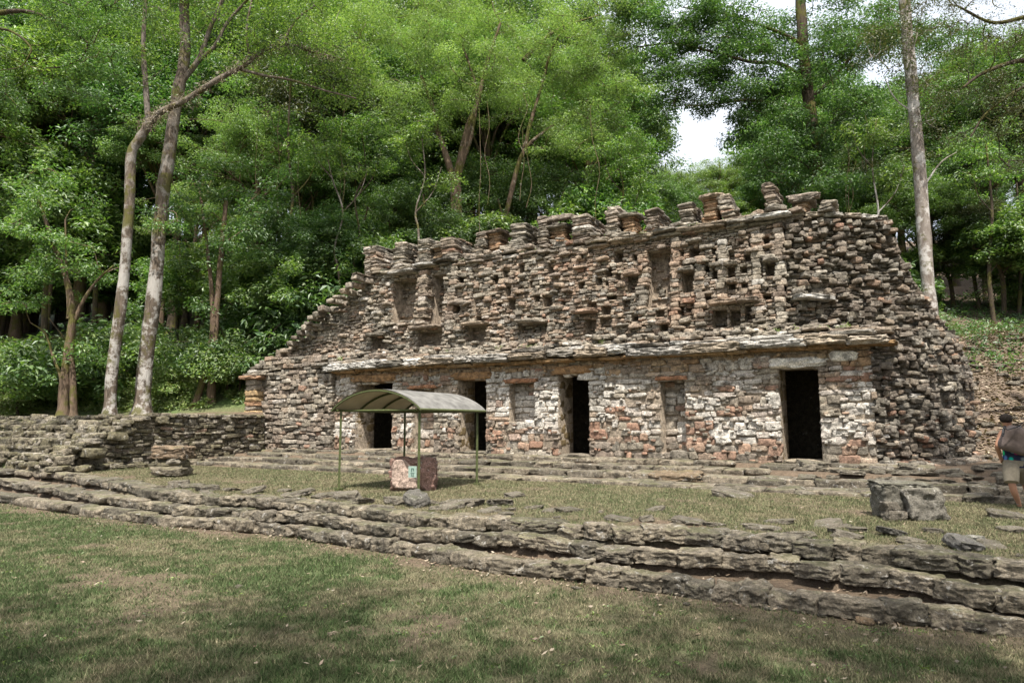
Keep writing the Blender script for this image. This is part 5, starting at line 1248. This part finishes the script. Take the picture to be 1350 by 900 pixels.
# boughs reaching into the picture from trees standing outside it
special('overhanging_tree', 'dark boughs with small leaves hanging in from a tree beyond the upper right edge', 'tree', 17,
    [([(1560, 640), (1550, 400), (1520, 150), (1500, -60)], .3, .18), ([(1530, 190), (1460, 130), (1390, 95), (1350, 80), (1300, 95), (1270, 115)], .12, .03), ([(1510, 40), (1430, 30), (1370, 20), (1310, 30), (1262, 8)], .11, .025), ([(1390, 95), (1340, 120), (1300, 150), (1280, 180)], .05, .02)],
    [(1320, 40, 0, 1.3, .7, 24), (1270, 20, 0, 1.0, .6, 14), (1310, 110, 0, 1.1, .8, 22), (1350, 150, 0, 1.0, .8, 16), (1280, 170, .5, .7, .6, 8), (1380, 30, 0, 1.3, 1, 16), (1340, 215, .5, .8, .5, 8)], 'bark_dark', 'leaf_olive', 170, .06, .42, .5, width=.3)
special('left_overhanging_tree', 'dark boughs hanging in across the sky from a tree beyond the upper left edge', 'tree', 20,
    [([(-190, 620), (-180, 350), (-150, 100), (-130, -60)], .32, .18), ([(-160, 150), (-90, 60), (-30, 25), (30, 15), (75, 30), (118, 58)], .12, .03), ([(-90, 55), (-30, 0), (40, -10), (100, 10)], .08, .02), ([(-50, 35), (10, 40), (40, 62), (36, 78)], .05, .015), ([(118, 58), (105, 78), (80, 88), (60, 90)], .03, .015)],
    [(100, 30, 0, 1.2, .9, 22), (130, 75, 0, .9, .8, 16), (60, -15, 0, 1.6, .6, 16), (20, 130, .5, 1.2, .6, 14), (-20, 100, 0, 1.0, .6, 12), (150, 5, 0, 1.0, .8, 12), (90, 120, .5, 1, .6, 10)], 'bark_dark', 'leaf_dark', 160, .08, .45, .5)

# big trees of the clearing around the visitor, whose crowns shade the lawn
SUN_EL, SUN_H = R(63), np.array([.51, -.86])         # horizontal direction towards the sun
for q, (key, lat, D, s, lab) in enumerate((('x', -8, -3.5, 1.15, 'broad green tree shading the lawn from behind on the left'), ('x', -2.2, -3.2, 1.1, 'dark crowned tree shading the lawn just behind the visitor path'), ('x', 4.0, -2.5, 1.1, 'green crowned tree shading the lawn from behind on the right'), ('d', 11, 0, 1.1, 'leafy tree standing at the right edge of the lawn'), ('b', 13.5, 7, 1.15, 'tall dark tree at the right edge of the terrace'), ('x', -17, 1.5, 1.1, 'green tree standing at the left edge of the lawn'), ('e', 1, -9, 1.2, 'slim olive tree standing well behind the visitor path'))):
    p = CAM + RGT * lat + FWD * D; put(key, p[0], p[1], s, label=lab, group='trees around the clearing', name='clearing_tree')

# ------------------------------------------------------------------ light and camera
w = bpy.data.worlds.new('World'); bpy.context.scene.world = w; w.use_nodes = True
nt = w.node_tree; bg = nt.nodes['Background']; sky = nt.nodes.new('ShaderNodeTexSky'); sky.sky_type = 'NISHITA'; sky.sun_disc = False
sky.sun_elevation = SUN_EL; sky.sun_rotation = math.atan2(SUN_H[0], SUN_H[1]); sky.air_density = .8; sky.dust_density = 6.0; sky.ozone_density = .3
# thin bright cloud over most of the sky
tcw = nt.nodes.new('ShaderNodeTexCoord'); cl = noise(nt, tcw.outputs['Generated'], 2.2, 6, .6)
skc = mix(nt, sky.outputs[0], (4.0, 4.2, 4.5), ramp(nt, cl, [(.3, .55), (.65, .85)])); nt.links.new(skc, bg.inputs[0]); bg.inputs[1].default_value = .15
sd = bpy.data.lights.new('sun', 'SUN'); sd.energy = 4.2; sd.angle = R(.9); sd.color = (1, .95, .87)
so = bpy.data.objects.new('sun', sd); C.objects.link(so)
d = Vector((SUN_H[0] * math.cos(SUN_EL), SUN_H[1] * math.cos(SUN_EL), math.sin(SUN_EL))); so.rotation_euler = d.to_track_quat('Z', 'Y').to_euler()
cd = bpy.data.cameras.new('camera'); cam = bpy.data.objects.new('camera', cd); C.objects.link(cam); cam.location = CAM.tolist()
cd.sensor_width = 36; cd.lens = 36 * F_PX / 1350; cd.clip_start = .05; cd.clip_end = 3000
cam.rotation_euler = (math.pi / 2 + PIT, 0, YAW)
sc = bpy.context.scene; sc.camera = cam
sc.view_settings.view_transform = 'Standard'; sc.view_settings.look = 'None'; sc.view_settings.gamma = 1; sc.view_settings.exposure = 1.2
sc.render.engine = 'CYCLES'; sc.cycles.max_bounces = 6; sc.cycles.diffuse_bounces = 4; sc.cycles.transmission_bounces = 4; sc.cycles.glossy_bounces = 2
sc.cycles.use_denoising = True; sc.cycles.caustics_reflective = False; sc.cycles.caustics_refractive = False
